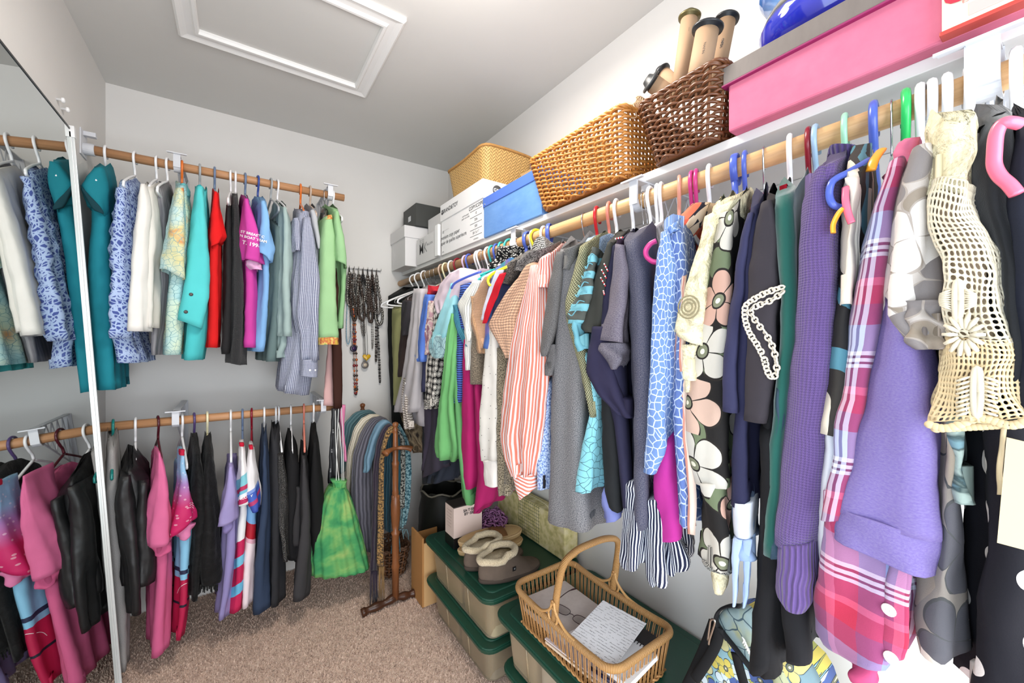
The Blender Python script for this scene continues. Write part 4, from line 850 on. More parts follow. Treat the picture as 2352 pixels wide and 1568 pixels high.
R_(1487, 'wire', 'silver', 'black tunic', 'long black tunic with rounded hem below the navy draped sleeve', 'tunic', [
    ('body', '860:1374,1400 960:1368,1410 1060:1368,1420 1120:1372,1424 1160/1184:1392,1424', plain((26, 28, 30)), S(D=.3, fp=.49, amp=.004))])
R_(1495, 'tube', 'white', 'periwinkle t-shirt', 'periwinkle blue shirt hem peeking below the black tunic', 'shirt', [
    ('body', '1130:1378,1400 1165:1374,1420 1206/1190:1374,1424', plain((118, 126, 190)), S(D=.3, fp=.52, amp=.01))])
g, p = R_(1510, 'tube', 'white', 'dusk purple t-shirt', 'dusky mauve-navy heather t-shirt with wide sleeve', 't-shirt', [
    ('body', '562/545:1424,1470 640:1430,1484 760:1436,1490 900:1440,1492 1050:1440,1492 1150:1440,1494 1226/1214:1441,1492', plain((54, 56, 84), .15), S(D=.3, fp=.455, amp=.007, wl=.09)),
    ('sleeve', '560:1410,1432 620:1402,1434 700:1387,1430 779/786:1368,1424', plain((92, 82, 100), .18), S(fp=.425, D=.1)),
    ('inner_sleeve', '786:1370,1428 804:1366,1434 826:1384,1430 848:1400,1418', plain((78, 72, 90), .18), S(fp=.435, D=.1))])
rsm = stripes((28, 34, 66), (226, 230, 238), .0058, .42)
R_(1520, 'tube', 'white', 'railroad-striped shirt', 'navy and white narrow striped shirt tail with scalloped hem', 'shirt', [
    ('body', '1120:1424,1490 1200:1424,1484 1300:1422,1480 1314/1308:1424,1478', rsm, S(D=.14, fp=.475, amp=.008, wl=.05)),
    ('shirt_tail', '1150:1476,1530 1240:1474,1530 1340:1480,1526 1354/1348:1488,1520', rsm, S(D=.12, fp=.47, amp=.007, wl=.05)),
    ('back_hem', '1150:1520,1556 1240:1524,1566 1305/1300:1524,1578 1328/1312:1530,1572', rsm, S(D=.12, fp=.478, amp=.007, wl=.05))])
cr = crackle((108, 142, 204), (206, 222, 242), 110.)
g, p = R_(1600, 'tube', 'magenta', 'crackle-print blue shirt', 'light blue shirt printed with white crackle lines, three-quarter sleeve', 'shirt', [
    ('body', '545/530:1525,1570 640:1535,1580 760:1538,1582 900:1536,1572 1060:1545,1578 1200/1225:1552,1590', crackle((92, 118, 184), (190, 206, 236), 85.), S(D=.28, fp=.44, amp=.008)),
    ('sleeve', '533/528:1512,1534 600:1504,1548 700:1496,1546 820:1490,1540 940:1478,1536 1040:1470,1530 1080/1088:1467,1505', cr, S(fp=.405, D=.1, amp=.007, wl=.06)),
    ('shoulder', '530/505:1520,1560 545/525:1520,1560', cr, S(fp=.43, D=.3, rise=.05))])
R_(1590, 'tube', 'magenta', 'magenta t-shirt', 'bright magenta t-shirt hem above the navy striped tail', 't-shirt', [
    ('body', '1020:1502,1546 1100:1497,1550 1180:1494,1556 1250/1240:1493,1562', plain((196, 42, 150)), S(D=.2, fp=.455, amp=.006))])
# magenta disc-ended hanger arm
tag(MB().tube(smooth_path([onx(1508, 553, .46), onx(1494, 560, .445), onx(1484, 575, .44), onx(1486, 590, .44), onx(1498, 600, .445), onx(1512, 602, .46)], 5), .008, 10, flat=.5).build('clothes_hanger', simple(HCOL['magenta'], .35)), 'magenta plastic hanger end curling out beside the mauve-navy t-shirt', 'hanger', 'hangers on the right-hand rod')
pf = flowers((250, 214, 190), [(236, 150, 120), (250, 236, 220), (230, 110, 80)], 16., .03, (214, 120, 80))
R_(1560, 'tube', 'peach', 'peach pleated blouse', 'peach and cream pleated print blouse between crackle shirt and cream lace jacket', 'blouse', [
    ('body', '640:1560,1580 760:1548,1575 900:1552,1572 1040:1562,1584 1130:1564,1592 1225/1230:1568,1592', stripes((244, 214, 196), (226, 150, 130), .02, .3, wob=.01), S(D=.28, fp=.43, amp=.008, wl=.04))])
R_(1630, 'tube', 'white', 'navy and orange floral scarf top', 'navy top with large orange and peach flowers over its hanger', 'top', [
    ('body', '470/462:1580,1625 490:1556,1600 520:1538,1580 545:1534,1560', flowers((40, 42, 60), [(240, 120, 84), (246, 220, 196), (238, 96, 70)], 18., .04, (60, 50, 60), .6), S(D=.2, fp=.56, rise=.02))])
lace = T('crinkled_lace', .95); ln = lace.noise(lace.warp(lace.uv(), .02, 30.), 60., 4., .7); lace.col(lace.ramp(ln, [(.3, (176, 164, 124)), (.55, (238, 226, 186))])); lace.bump(ln, 1., .006); lace.bump(lace.vor(None, 90., 'F1').outputs['Distance'], .5, .003)
lace = lace.m
g, p = R_(1690, 'ring', 'blue', 'cream crinkled jacket', 'cream crinkled lace jacket with rosette on its flared sleeve', 'jacket', [
    ('body', '520/480:1610,1650 640:1596,1630 800:1570,1600 900:1566,1590', lace, S(D=.28, fp=.41)),
    ('sleeve', '500/484:1612,1644 560:1598,1630 650:1572,1616 720:1554,1610 762/796:1540,1606', lace, S(fp=.375, D=.08, amp=.006)),
    ('inner_sleeve', '790:1562,1604 830:1568,1596 872:1572,1588', lace, S(fp=.39, D=.06)),
    ('shoulder', '482/462:1625,1700 500/480:1616,1690 530/505:1612,1660', lace, S(fp=.40, D=.26, rise=.05))])
rs_ = MB(); c0_ = onx(1583, 705, .362)
for k_ in range(3): rs_.tube([c0_ + Vector((-.002, math.cos(a / 9 * PI) * (.006 + .005 * k_), math.sin(a / 9 * PI) * (.006 + .005 * k_))) for a in range(19)], .0012, 5)
rs_.build('rosette', plain((150, 138, 104)), g)
g2 = R_(1700, 'tube', 'grey', 'cream lace skirt', 'cream fabric end hanging below the black floral dress', 'skirt', [
    ('body', '1250:1630,1662 1310:1626,1664 1350:1628,1660 1364:1636,1652', lace, S(D=.1, fp=.42))], nohang=True)
fl_ = flowers((30, 27, 26), [(204, 158, 138), (206, 198, 184), (208, 172, 152), (204, 198, 186)], 10.5, .050, (40, 34, 30), .7, 5, (106, 118, 86))
g, p = R_(1712, 'tube', 'blue', 'black floral dress', 'black dress with large pink, cream and sage flowers', 'dress', [
    ('dress_body', '498/480:1638,1698 560:1628,1690 660:1614,1686 760:1594,1680 860:1576,1672 960:1566,1670 1060:1576,1674 1118/1124:1588,1680', fl_, S(D=.22, fp=.385, amp=.006, wl=.06)),
    ('skirt_tier', '1112:1594,1676 1160:1604,1676 1230:1604,1676 1296/1318:1602,1676', fl_, S(D=.2, fp=.39, amp=.008, wl=.05)),
    ('lace_trim', '1296/1316:1601,1678 1304/1324:1602,1678', tweed((30, 30, 30), (200, 196, 186), 500.), S(D=.2, fp=.386, amp=.004))])
R_(1755, 'velvet', 'pink', 'navy t-shirt', 'navy t-shirt with straight sleeve beside the black floral dress', 't-shirt', [
    ('body', '482/466:1720,1748 600:1700,1738 760:1694,1734 960:1688,1734 1100:1688,1734 1168:1684,1734', plain((42, 42, 76)), S(D=.26, fp=.375)),
    ('sleeve', '486:1716,1734 540:1700,1726 620:1684,1718 760:1668,1704 860:1660,1700 946/949:1655,1698', plain((52, 52, 88)), S(fp=.35, D=.08, amp=.003))])
g, p = R_(1815, 'tube', 'white', 'dark olive braid-trimmed tee', 'dark olive top with white chain braid looped along its sleeve edge', 'top', [
    ('body', '470/455:1752,1796 560:1740,1800 700:1730,1790 860:1735,1790 1000:1745,1785 1200:1740,1780 1400:1736,1776 1560:1730,1784', plain((20, 18, 20)), S(D=.26, fp=.36, amp=.004)),
    ('sleeve', '466/458:1742,1776 520:1732,1790 600:1720,1794 680:1708,1796 760:1702,1786 860:1698,1776 962/976:1697,1760', T('brushed_jersey', .95).cloth((64, 54, 50)) if False else zbands([(onx(1740, 980, .33).z, (50, 46, 74)), (onx(1740, 800, .33).z, (52, 46, 66)), (onx(1740, 640, .33).z, (62, 54, 48)), (onx(1740, 450, .33).z, (54, 48, 44))], 0., 'fade0') if False else plain((56, 50, 56)), S(fp=.33, D=.08, amp=.004))], hlabel='above the dark olive braid-trimmed top')
ch = MB(); ct = smooth_path([Vector((x, y, 0)) for x, y in ((1794, 660), (1760, 672), (1730, 688), (1712, 704), (1712, 735), (1722, 765), (1738, 790), (1754, 820), (1762, 850), (1772, 866), (1784, 856), (1782, 826), (1776, 800), (1762, 772), (1744, 748), (1730, 728), (1724, 712), (1744, 700), (1770, 690), (1796, 672))], 4)
cw = [onx(q.x, q.y, .322) for q in ct]; acc = 0; nx_ = 0
for i in range(len(cw) - 1):
    sg = cw[i + 1] - cw[i]; 
    while nx_ <= acc + sg.length:
        c_ = cw[i] + sg.normalized() * (nx_ - acc); k = int(nx_ / .006); up_ = Vector((-1, 0, 0)); td = sg.normalized(); sd = td.cross(up_)
        ch.tube([c_ + td * math.cos(a * PI / 5) * .0036 + (sd if k % 2 else (sd * .6 + up_ * .6)) * math.sin(a * PI / 5) * .0031 for a in range(11)], .0012, 5); nx_ += .0052
    acc += sg.length
ch.build('chain_braid', plain((228, 216, 196)), g)
g, p = R_(1745, 'tube', 'white', 'white and ice-blue layered skirt', 'ice-blue garment with white waistband and two hanging ties', 'skirt', [
    ('waistband', '1158:1678,1734 1180:1677,1733 1234/1238:1678,1730', plain((222, 228, 240)), S(fp=.36, D=.12, amp=.001)),
    ('body', '1230:1679,1728 1262:1680,1728 1290:1684,1724', plain((150, 178, 222)), S(fp=.365, D=.1)),
    ('tie', '1240:1680,1706 1310:1681,1696 1394:1682,1688', plain((176, 198, 236)), S(fp=.355, D=.02, amp=.001)),
    ('tie', '1240:1704,1728 1320:1707,1723 1398:1706,1712', plain((160, 186, 230)), S(fp=.355, D=.02, amp=.001))], nohang=True)
gv = zbands([(onx(1775, 1285, .33).z, (54, 78, 96)), (onx(1775, 700, .33).z, (34, 76, 84)), (onx(1775, 560, .33).z, (12, 84, 72)), (onx(1775, 430, .33).z, (16, 104, 84))], 0., 'fade')
R_(1858, 'tube', 'dark red', 'emerald velvet top', 'emerald green velvet top fading to slate, left of the purple sweater', 'top', [
    ('body', '462/440:1772,1834 480:1768,1832 560:1772,1828 660:1784,1826 760:1786,1822 900:1776,1812 1100:1764,1800 1283:1754,1790', plain((18, 92, 80), sheen=.4), S(D=.24, fp=.335, amp=.006)),
    ('red_shoulder', '448/440:1800,1822 462/452:1788,1816 474:1790,1806', plain((196, 10, 36)), S(D=.2, fp=.40, rise=.03))])
R_(1875, 'tube', 'light blue', 'long slate skirt', 'slate blue long skirt panel between navy t-shirt and purple sweater', 'skirt', [
    ('body', '900:1778,1800 1050:1764,1796 1200:1756,1790 1283:1752,1785', plain((54, 78, 96)), S(D=.2, fp=.325))], hlabel='carrying the long slate skirt')
R_(1900, 'tube', 'white', 'long black trousers', 'long plain black trousers reaching lowest below the purple sweater', 'trousers', [
    ('body', '1000:1734,1780 1200:1728,1786 1400:1720,1790 1560/1550:1712,1782', plain((17, 16, 19)), S(D=.2, fp=.34, amp=.004)),
    ('leg', '1280:1786,1860 1420:1790,1856 1526/1520:1790,1852', plain((22, 21, 25)), S(D=.12, fp=.345, amp=.004))], nohang=True)
pk = knit((106, 80, 142), .0036, (84, 62, 118)); pkr = knit((104, 78, 140), .0055, (78, 58, 112), True)
R_(1942, 'tube', 'mint', 'purple knit sweater', 'heavy purple knit sweater with long ribbed-cuff sleeve', 'sweater', [
    ('sleeve', '392/372:1862,1906 430/418:1842,1914 480:1832,1916 560:1826,1922 700:1816,1924 900:1800,1910 1100:1786,1892 1262:1773,1874', pk, S(fp=.275, D=.075, amp=.002, p=.8)),
    ('cuff', '1254:1773,1874 1300:1770,1872 1380/1396:1765,1868 1396/1416:1785,1850', pkr, S(fp=.274, D=.0755, amp=.0015, p=.8)),
    ('body', '400/385:1880,1930 500:1870,1930 800:1860,1920 1100:1840,1900', knit((88, 66, 130), .004), S(D=.24, fp=.31)),
    ('shoulder', '392/366:1866,1930 420/400:1852,1925 455:1850,1915', pk, S(fp=.29, D=.3, rise=.05)),
    ('collar', '330:1896,1985 352:1890,1992 384:1888,1996', knit((84, 66, 126), .006, None, True), S(fp=.52, D=.13, rise=0, closed=True, amp=.003))])
ret = T('retro_print', .8); rv = ret.noise(ret.warp(ret.uv(), .06, 5.), 7., 1.)
ret.cloth(ret.ramp(rv, [(.36, (236, 224, 202)), (.44, (54, 50, 46)), (.52, (80, 140, 160)), (.58, (40, 38, 38)), (.66, (230, 220, 206))], 'CONSTANT'))
R_(2008, 'big', 'blue', 'retro print blouse', 'black, cream and teal retro print blouse between purple sweater and plaid shirt', 'blouse', [
    ('body', '400:1936,1990 440:1930,1984 560:1935,1975 700:1925,1965 850:1910,1950 1000:1903,1935', ret.m, S(D=.2, fp=.29, amp=.006)),
    ('front_panel', '404:1940,1972 480:1942,1966 620:1934,1956 700:1930,1950', plain((230, 218, 200)), S(D=.03, fp=.275))])
R_(2028, 'wire', 'silver', 'white undershirt', 'white plain hem hanging behind the plaid shirt', 'shirt', [
    ('body', '930:1900,1920 1000:1896,1920 1150:1888,1912 1350:1884,1910', plain((220, 220, 226)), S(D=.2, fp=.30))], nohang=True)
def hend(pts, r, c, lb, X=.27, flat=1.): tag(MB().tube(smooth_path([onx(x, y, X + dx) for x, y, dx in pts], 5), r, 10, flat=flat).build('clothes_hanger', simple(HCOL.get(c, c), .3)), lb, 'hanger', 'hangers on the right-hand rod')
hend([(1997, 368, .12), (1950, 395, .05), (1920, 410, .02), (1908, 425, 0), (1905, 450, 0), (1914, 470, 0), (1936, 478, .03)], .0034, 'blue', 'royal blue tubular hanger arm jutting out beside the purple sweater')
hend([(2024, 345, .10), (2008, 368, .06), (2000, 392, .05)], .0048, (255, 164, 24), 'orange-yellow flat hanger top beside the pink shirt collar', .30, .5)
hend([(1938, 478, 0), (1926, 490, 0), (1914, 515, 0), (1914, 535, 0)], .0042, (255, 164, 24), 'orange-yellow flat hanger end below the blue tubular arm', .26, .5)
hend([(1942, 430, .02), (1942, 460, 0), (1948, 490, 0), (1956, 512, 0)], .0032, 'pink', 'pink hanger tip in front of the retro print blouse', .26, .6)
pl = plaid()
g, p = R_(2048, 'wire', 'silver', 'plaid flannel shirt', 'red, violet and white plaid flannel shirt with pearl buttons', 'shirt', [
    ('sleeve', '378/352:2036,2084 440:2008,2064 500:1994,2052 640:1963,2034 800:1938,2012 940:1918,1985 1040:1906,1966 1200:1884,1942', pl, S(fp=.245, D=.06, amp=.003)),
    ('body', '1180:1884,2000 1260:1878,2095 1340:1872,2104 1420:1868,2106 1480/1500:1867,2104 1502/1546:1880,2080', pl, S(fp=.25, D=.14, amp=.005, wl=.06)),
    ('button_placket', '1290:2040,2092 1380:2030,2090 1470:2022,2088 1520:2030,2080', plaid(.9), S(fp=.243, D=.01, amp=.001, closed=True)),
    ('collar', '320/312:2072,2120 340/330:2052,2124 375:2030,2100', plain((226, 110, 146)), S(fp=.33, D=.18, rise=.02, closed=True)),
    ('sleeve_lower', '1490:1950,2000 1530:1945,2010 1568:1945,2020', plain((206, 70, 120)), S(fp=.28, D=.06))])
button(g, p[2], 2042, 1400, .0055, (236, 228, 226)); button(g, p[2], 2047, 1510, .0055, (236, 226, 220))
ch1 = flowers((190, 180, 172), [(156, 148, 144), (184, 174, 164), (226, 218, 210), (136, 128, 126)], 20., .036, (170, 158, 148), .9, 4, (150, 136, 120), eye=False)
g, p = R_(2080, 'big', 'green', 'grey floral chiffon blouse', 'taupe grey chiffon blouse with smoky flowers and ruffled sleeve', 'blouse', [
    ('sleeve', '338/325:2094,2150 400:2066,2160 500:2050,2162 600:2038,2160 660:2028,2160 720/740:2030,2160 776/790:2080,2166 800:2105,2162', ch1, S(fp=.205, D=.10, amp=.004, wl=.03)),
    ('ruffle', '690:2060,2160 740:2070,2168 790:2095,2170 803:2112,2160', ch1, S(fp=.20, D=.05, amp=.004, wl=.02, hor=(.002, .02))),
    ('body', '900:2150,2200 1100:2160,2212 1300:2130,2216 1440:2106,2222 1534:2120,2224', flowers((150, 140, 130), [(94, 92, 98), (226, 214, 198), (170, 154, 136)], 14., .05, (84, 84, 84), .7, 4, eye=False), S(fp=.25, D=.2, amp=.005))])
lv = plain((116, 98, 166), .08)
g, p = R_(2115, 'big', 'white', 'lavender jersey top', 'plain lavender jersey garment flaring to a wide seamed hem', 'top', [
    ('body', '715:2022,2080 760:2016,2126 800:2004,2140 900:1975,2158 1000:1946,2174 1100:1915,2184 1175/1260:1897,2182', lv, S(fp=.222, D=.16, amp=.0035, wl=.05)),
    ('hem_band', '1168/1248:1899,2184 1178/1262:1896,2183 1232/1350:1881,2176', lv, S(fp=.2205, D=.163, amp=.0015, wl=.05))])
# crocheted top: openwork net built as mesh
cro = plain((222, 210, 182), wr=.3); cro2 = plain((220, 194, 146), wr=.3)
g, p = R_(2140, 'big', 'white', 'cream crochet top', 'cream openwork crochet top with scalloped hem', 'top', [
    ('lining', '300:2170,2222 400:2150,2232 600:2168,2262 760:2172,2280 900:2160,2310', plain((170, 148, 120)), S(fp=.20, D=.03, amp=.001)),
    ('shoulder', '290/300:2164,2238 312/318:2146,2244 360:2140,2243 400:2140,2240 440:2142,2238', lace, S(fp=.175, D=.08, amp=.002, wl=.02, wr=.004))])
def net(name, rows, mat, parent, fp, D, th, nc, nv, seed=0):
    o = drape(name, 'R', rows, mat, parent, fp=fp, D=D, rise=0, amp=.002, wl=.02, nc=nc, nv=nv, closed=True, seed=seed, wr=.004)
    me = o.data; bm = bmesh.new(); bm.from_mesh(me)
    bmesh.ops.delete(bm, geom=[f for f in bm.faces if len(f.verts) > 4], context='FACES_ONLY')
    d = Vector((-1, 0, 0)); 
    bmesh.ops.delete(bm, geom=[f for f in bm.faces if f.calc_center_median().x > FX(fp) + D * .55], context='FACES')
    bm.to_mesh(me); bm.free(); w = o.modifiers.new('openwork', 'WIREFRAME'); w.thickness = th; w.use_replace = True; w.use_even_offset = False
    s = o.modifiers.new('round', 'SUBSURF'); s.levels = s.render_levels = 1; return o
net('crochet_net', '415:2138,2240 520:2146,2254 600:2158,2270 700:2162,2298 790:2166,2318', cro, g, .172, .05, .0022, 44, 26)
net('crochet_hem', '780:2160,2322 860:2148,2338 920:2140,2352 968/955:2135,2368', cro2, g, .168, .05, .0026, 56, 16)
md = MB()
def petal(cx, cy, a, r0, r1, w=.0014, X=.160):
    A_ = onx(cx + math.cos(a) * r0, cy + math.sin(a) * r0, X); B_ = onx(cx + math.cos(a) * r1, cy + math.sin(a) * r1, X); md.tube([A_, A_.lerp(B_, .5) + Vector((-.001, 0, 0)), B_], [w * .6, w, w * .7], 6)
for a in range(14): petal(2214, 768, a * 2 * PI / 14, 14, 50, .0019)
for a in range(9):
    for sgn in (-1, 1): petal(2200, 660 + a * 7, (0 if sgn > 0 else PI) + .35 * sgn * (a - 4) / 4 * -1, 12, 44, .0009); petal(2244, 860 + a * 10, (0 if sgn > 0 else PI) + sgn * .3, 12, 50, .0011)
for cx_, cy_, rx_, ry_ in ((2200, 690, 14, 46), (2244, 900, 16, 56)):
    md.tube([onx(cx_ + math.cos(a * PI / 10) * rx_ * .5, cy_ + math.sin(a * PI / 10) * ry_, .160) for a in range(21)], .0022, 8)
md.build('medallions', cro, g)
sc_ = MB()
for k_ in range(17):
    t_ = k_ / 16; X_ = .166; q_ = onx(2136 + 216 * t_, 975 - 10 * t_ + 10 * math.sin(t_ * 9), X_); sc_.ball(q_, .0036, 7, (.6, 1, .9))
    q_ = onx(2150 + 200 * t_, 985 - 12 * t_, X_ + .012); sc_.ball(q_, .0034, 7, (.6, 1, .9))
sc_.build('scalloped_edge', cro2, g)
tealflo = dye([(.4, (120, 160, 170)), (.5, (70, 90, 90)), (.6, (170, 190, 180))], 50.)
R_(2175, 'big', 'white', 'teal speckled scarf', 'narrow teal speckled garment edge showing below the crochet hem', 'scarf', [
    ('body', '970:2180,2214 1060:2194,2220 1160:2206,2216', tealflo, S(fp=.245, D=.1))], name='scarf')
R_(2225, 'big', 'white', 'black velvet jacket', 'black velvet jacket right of the crochet top, nearest the lens', 'jacket', [
    ('body', '300/270:2262,2330 360:2246,2335 460:2250,2340 700:2290,2352 960:2300,2380', plain((24, 26, 30), sheen=.3), S(fp=.20, D=.25, amp=.007, wl=.05)),
    ('collar', '262/250:2276,2325 285:2264,2325', plain((30, 30, 32)), S(fp=.30, D=.1, closed=True))])
pd = dots((16, 14, 24), (232, 222, 214), .040, .25, .3)
R_(2334, 'big', 'white', 'polka dot dress', 'black dress with large white polka dots in the lower right corner', 'dress', [
    ('dress_body', '930:2226,2420 1050:2222,2430 1200:2218,2440 1400:2216,2450 1640:2214,2460', pd, S(fp=.23, D=.25, amp=.008, wl=.06))])
R_(2365, 'tube', 'white', 'navy wool dress', 'dark navy garment cropped by the right edge of the photo', 'dress', [
    ('dress_body', '300:2325,2430 600:2318,2440 960:2320,2450', plain((34, 38, 54)), S(fp=.185, D=.25, amp=.004))], nohang=True)
hend([(2342, 285, .02), (2318, 280, 0), (2300, 286, 0), (2288, 310, 0), (2284, 350, 0), (2284, 380, 0), (2296, 404, 0), (2318, 424, 0), (2336, 446, 0)], .0042, 'pink', 'bright pink tubular hanger arm at the right edge of the photo', .155)
tg = MB(); c0, c1 = onx(2312, 1004, .165), onx(2290, 1246, .165); c2 = onx(2395, 1024, .165); c3 = onx(2380, 1270, .165)
tg.add([c0, c1, c3, c2] + [q + Vector((.0008, 0, 0)) for q in (c0, c1, c3, c2)], [(0, 1, 2, 3), (7, 6, 5, 4), (0, 4, 5, 1), (1, 5, 6, 2), (2, 6, 7, 3), (3, 7, 4, 0)])
tgo = tg.build('swing_tag', simple((222, 198, 150), .7), None, False); tag(tgo, 'cream cardboard swing tag hanging from a beige ribbon on the polka dot dress', 'tag')
rb = drape('ribbon', 'R', '965:2300,2318 1020:2294,2306 1100:2284,2300 1138:2284,2304', satin((196, 172, 128)), None, fp=.17, D=.004, rise=0, closed=True, amp=.001, wl=.02, nc=20); tag(rb, 'beige satin ribbon loop hanging below the crochet hem', 'ribbon')
for o in [o for o in bpy.data.objects if '_m' in o.keys()]: del o['_m']
onx = onx0
# ---------------------------------------------------------------- things on the shelf
carton = simple((222, 220, 220), .75, bump=.03); ink = simple((70, 70, 72), .8)
def rbox(name, a, b, label, mat, lid=None, lidmat=None, over=.004, M=None, open_=False):
    root = empty(name, ((a[0] + b[0]) / 2, (a[1] + b[1]) / 2, a[2]), label, 'box')
    boxo('body', a, (b[0], b[1], b[2] - (.002 if lid else 0)), mat, root, .0015)
    if lid: boxo('lid', (a[0] - over, a[1] - over, b[2] - lid), (b[0] + over, b[1] + over, b[2] + .002), lidmat or mat, root, .0015)
    return root
FX_ = dict(right=(0, -1, 0), up=(0, 0, 1)); FY_ = dict(right=(1, 0, 0), up=(0, 0, 1))
def t_x(s, size, x, y, z, par, mat=None, b=0., shear=0): return txt(s, size, (x, y, z), (0, -1, 0), (0, 0, 1), mat or ink, par, off=.0008, bold=b)
def t_y(s, size, x, y, z, par, mat=None, b=0.): return txt(s, size, (x, y, z), (1, 0, 0), (0, 0, 1), mat or ink, par, off=.0008, bold=b)
w1 = rbox('storage_box', (.745, 2.10, ZS), (1.02, 2.325, EYE + .617), 'small white lidded box at the far end of the shelf, overhanging its front', carton, .062, over=.006)
bk = rbox('storage_box', (.795, 2.07, EYE + .621), (1.02, 2.27, EYE + .742), 'small black box with white label, standing on the white lidded box', simple((62, 64, 62), .6))
boxo('label_sticker', (.793, 2.150, EYE + .662), (.7948, 2.185, EYE + .690), simple((210, 212, 214), .6), bk, 0)
mk_ = rbox('storage_box', (.80, 1.80, ZS), (1.0, 2.075, EYE + .538), 'low white carton marked MK between the lidded box and the copy paper carton', carton)
t_x('M', .075, .80, 2.005, EYE + .475, mk_, None, .001); t_x('K', .075, .80, 1.953, EYE + .475, mk_, simple((150, 150, 150), .8), .0); t_x('BALLOON', .016, .80, 1.895, EYE + .487, mk_, simple((140, 140, 140), .8))
for k_ in range(3): t_x('modern keepsake', .009, .80, 2.0, EYE + .525 - k_ * .009, mk_, simple((170, 170, 170), .8))
pnl = boxo('flap', (.785, 1.762, ZS), (.80, 1.80, EYE + .552), simple((236, 236, 236), .6), mk_, .003)
rbox('storage_box', (.86, 1.80, EYE + .54), (1.08, 2.06, EYE + .655), 'plain white carton behind the one marked MK', carton)
gt = rbox('storage_box', (.80, 1.365, ZS), (1.09, 1.755, EYE + .636), 'white copy paper carton with printed text and deep lid', simple((228, 227, 227), .75, bump=.03), .075, over=.004)
t_x('GRAND&TOY', .026, .796, 1.655, EYE + .600, gt, None, .0004)
MB().lathe([(.011, 0), (.011, .0008)], (.7955, 1.735, EYE + .600), 20, Matrix.Rotation(-PI / 2, 4, 'Y')).build('logo_disc', ink, gt)
t_x('G&T', .009, .7945, 1.735, EYE + .600, gt, simple((230, 230, 230), .8))
MB().lathe([(.022, 0), (.022, .0008)], (.865, 1.3607, EYE + .602), 24, Matrix.Rotation(PI / 2, 4, 'X')).build('logo_disc', ink, gt); t_y('G&T', .019, .865, 1.3598, EYE + .602, gt, simple((230, 230, 230), .8), .0004)
for s_, z_, y_, sz_ in (('10', .506, 1.735, .018), ('premium copy paper', .480, 1.665, .024), ('papier de qualite superieure', .455, 1.635, .0235), ('gray', .415, 1.735, .010)): t_x(s_, sz_, .80, y_, EYE + z_, gt, None, .0001)
t_x('_________', .012, .80, 1.70, EYE + .516, gt); t_x('acid free paper', .010, .80, 1.51, EYE + .530, gt); t_x('papier sans acide', .010, .80, 1.51, EYE + .519, gt)
t_x('COPY/COPIE', .021, .80, 1.42, EYE + .545, gt, None, .0003)
for k_, s_ in enumerate(('10', '20lb', '500', '8½"x11"', 'white/blanc')):
    z_ = EYE + .530 - k_ * .026; boxo('rule_line', (.7992, 1.372, z_), (.7998, 1.470, z_ + .0012), ink, gt, 0); t_x(s_, .015 if k_ < 4 else .009, .80, 1.42, z_ - .013, gt); 
# herringbone bamboo basket on the carton
def weave_mat(c1, c2, c3, per):
    t = T('split_bamboo', .5, spec=.4); x, y, _ = t.sep(); r = t.n('VectorRotate', {'Vector': t.uv(), 'Angle': .785}, rotation_type='Z_AXIS').outputs[0]; a, b, _ = t.sep(r)
    ia = t.mth('FLOOR', t.mth('DIVIDE', a, per)); ib = t.mth('FLOOR', t.mth('DIVIDE', b, per)); k = t.mth('FLOORED_MODULO', t.mth('ADD', ia, ib), 4.)
    over = t.lt(k, 1.5); fa = t.frac(a, per); fb = t.frac(b, per)
    f = t.mix(over, t.comb(fb, fb, fb), t.comb(fa, fa, fa)); e = t.mth('ABSOLUTE', t.mth('SUBTRACT', t.sep(f)[0], .5)); h = t.mth('SUBTRACT', 1., t.mth('POWER', t.mth('MULTIPLY', e, 2.), 4.))
    nz = t.noise(None, 60., 3.); c = t.mix(over, t.mix(nz, c1, c2), t.mix(nz, c2, c3)); t.col(t.mix(t.mth('SUBTRACT', 1., h), c, (84, 52, 20))); t.bump(h, .8, .002); return t.m
bamboo = weave_mat((188, 140, 72), (222, 178, 104), (206, 156, 84), .009)
def frust(a0, b0, z0, a1, b1, z1, rc, n=8, rows=10, sag=0.):
    """rounded rectangle frustum outline rings: returns list of rings"""
    rings = []
    for i in range(rows + 1):
        t = i / rows; x0 = a0[0] + (a1[0] - a0[0]) * t; y0 = a0[1] + (a1[1] - a0[1]) * t; x1 = b0[0] + (b1[0] - b0[0]) * t; y1 = b0[1] + (b1[1] - b0[1]) * t; z = z0 + (z1 - z0) * t
        rings.append(rrect(x0, y0, x1, y1, z, rc, n))
    return rings
def rrect(x0, y0, x1, y1, z, rc, n=6, step=.012):
    P = []
    for cx_, cy_, a0 in ((x1 - rc, y1 - rc, 0), (x0 + rc, y1 - rc, 90), (x0 + rc, y0 + rc, 180), (x1 - rc, y0 + rc, 270)):
        for k in range(n + 1): a = math.radians(a0 + 90 * k / n); P.append(Vector((cx_ + rc * math.cos(a), cy_ + rc * math.sin(a), z)))
    return P
def resample(P, m, closed=True):
    Q = P + [P[0]] if closed else P; L = [0]
    for i in range(len(Q) - 1): L.append(L[-1] + (Q[i + 1] - Q[i]).length)
    out = []; j = 0
    for k in range(m):
        s = L[-1] * k / (m if closed else m - 1)
        while j < len(Q) - 2 and L[j + 1] < s: j += 1
        f = (s - L[j]) / max(L[j + 1] - L[j], 1e-9); out.append(Q[j].lerp(Q[j + 1], min(f, 1)))
    return out, L[-1]
bb = empty('bamboo_basket', (.95, 1.58, EYE + .638), 'golden herringbone-woven bamboo basket on top of the copy paper carton', 'basket')
rg_ = frust((.845, 1.43), (1.06, 1.73), EYE + .641, (.825, 1.40), (1.09, 1.755), EYE + .80, .035, 5, 10); V = []; UVs = []; F = []; m_ = 72
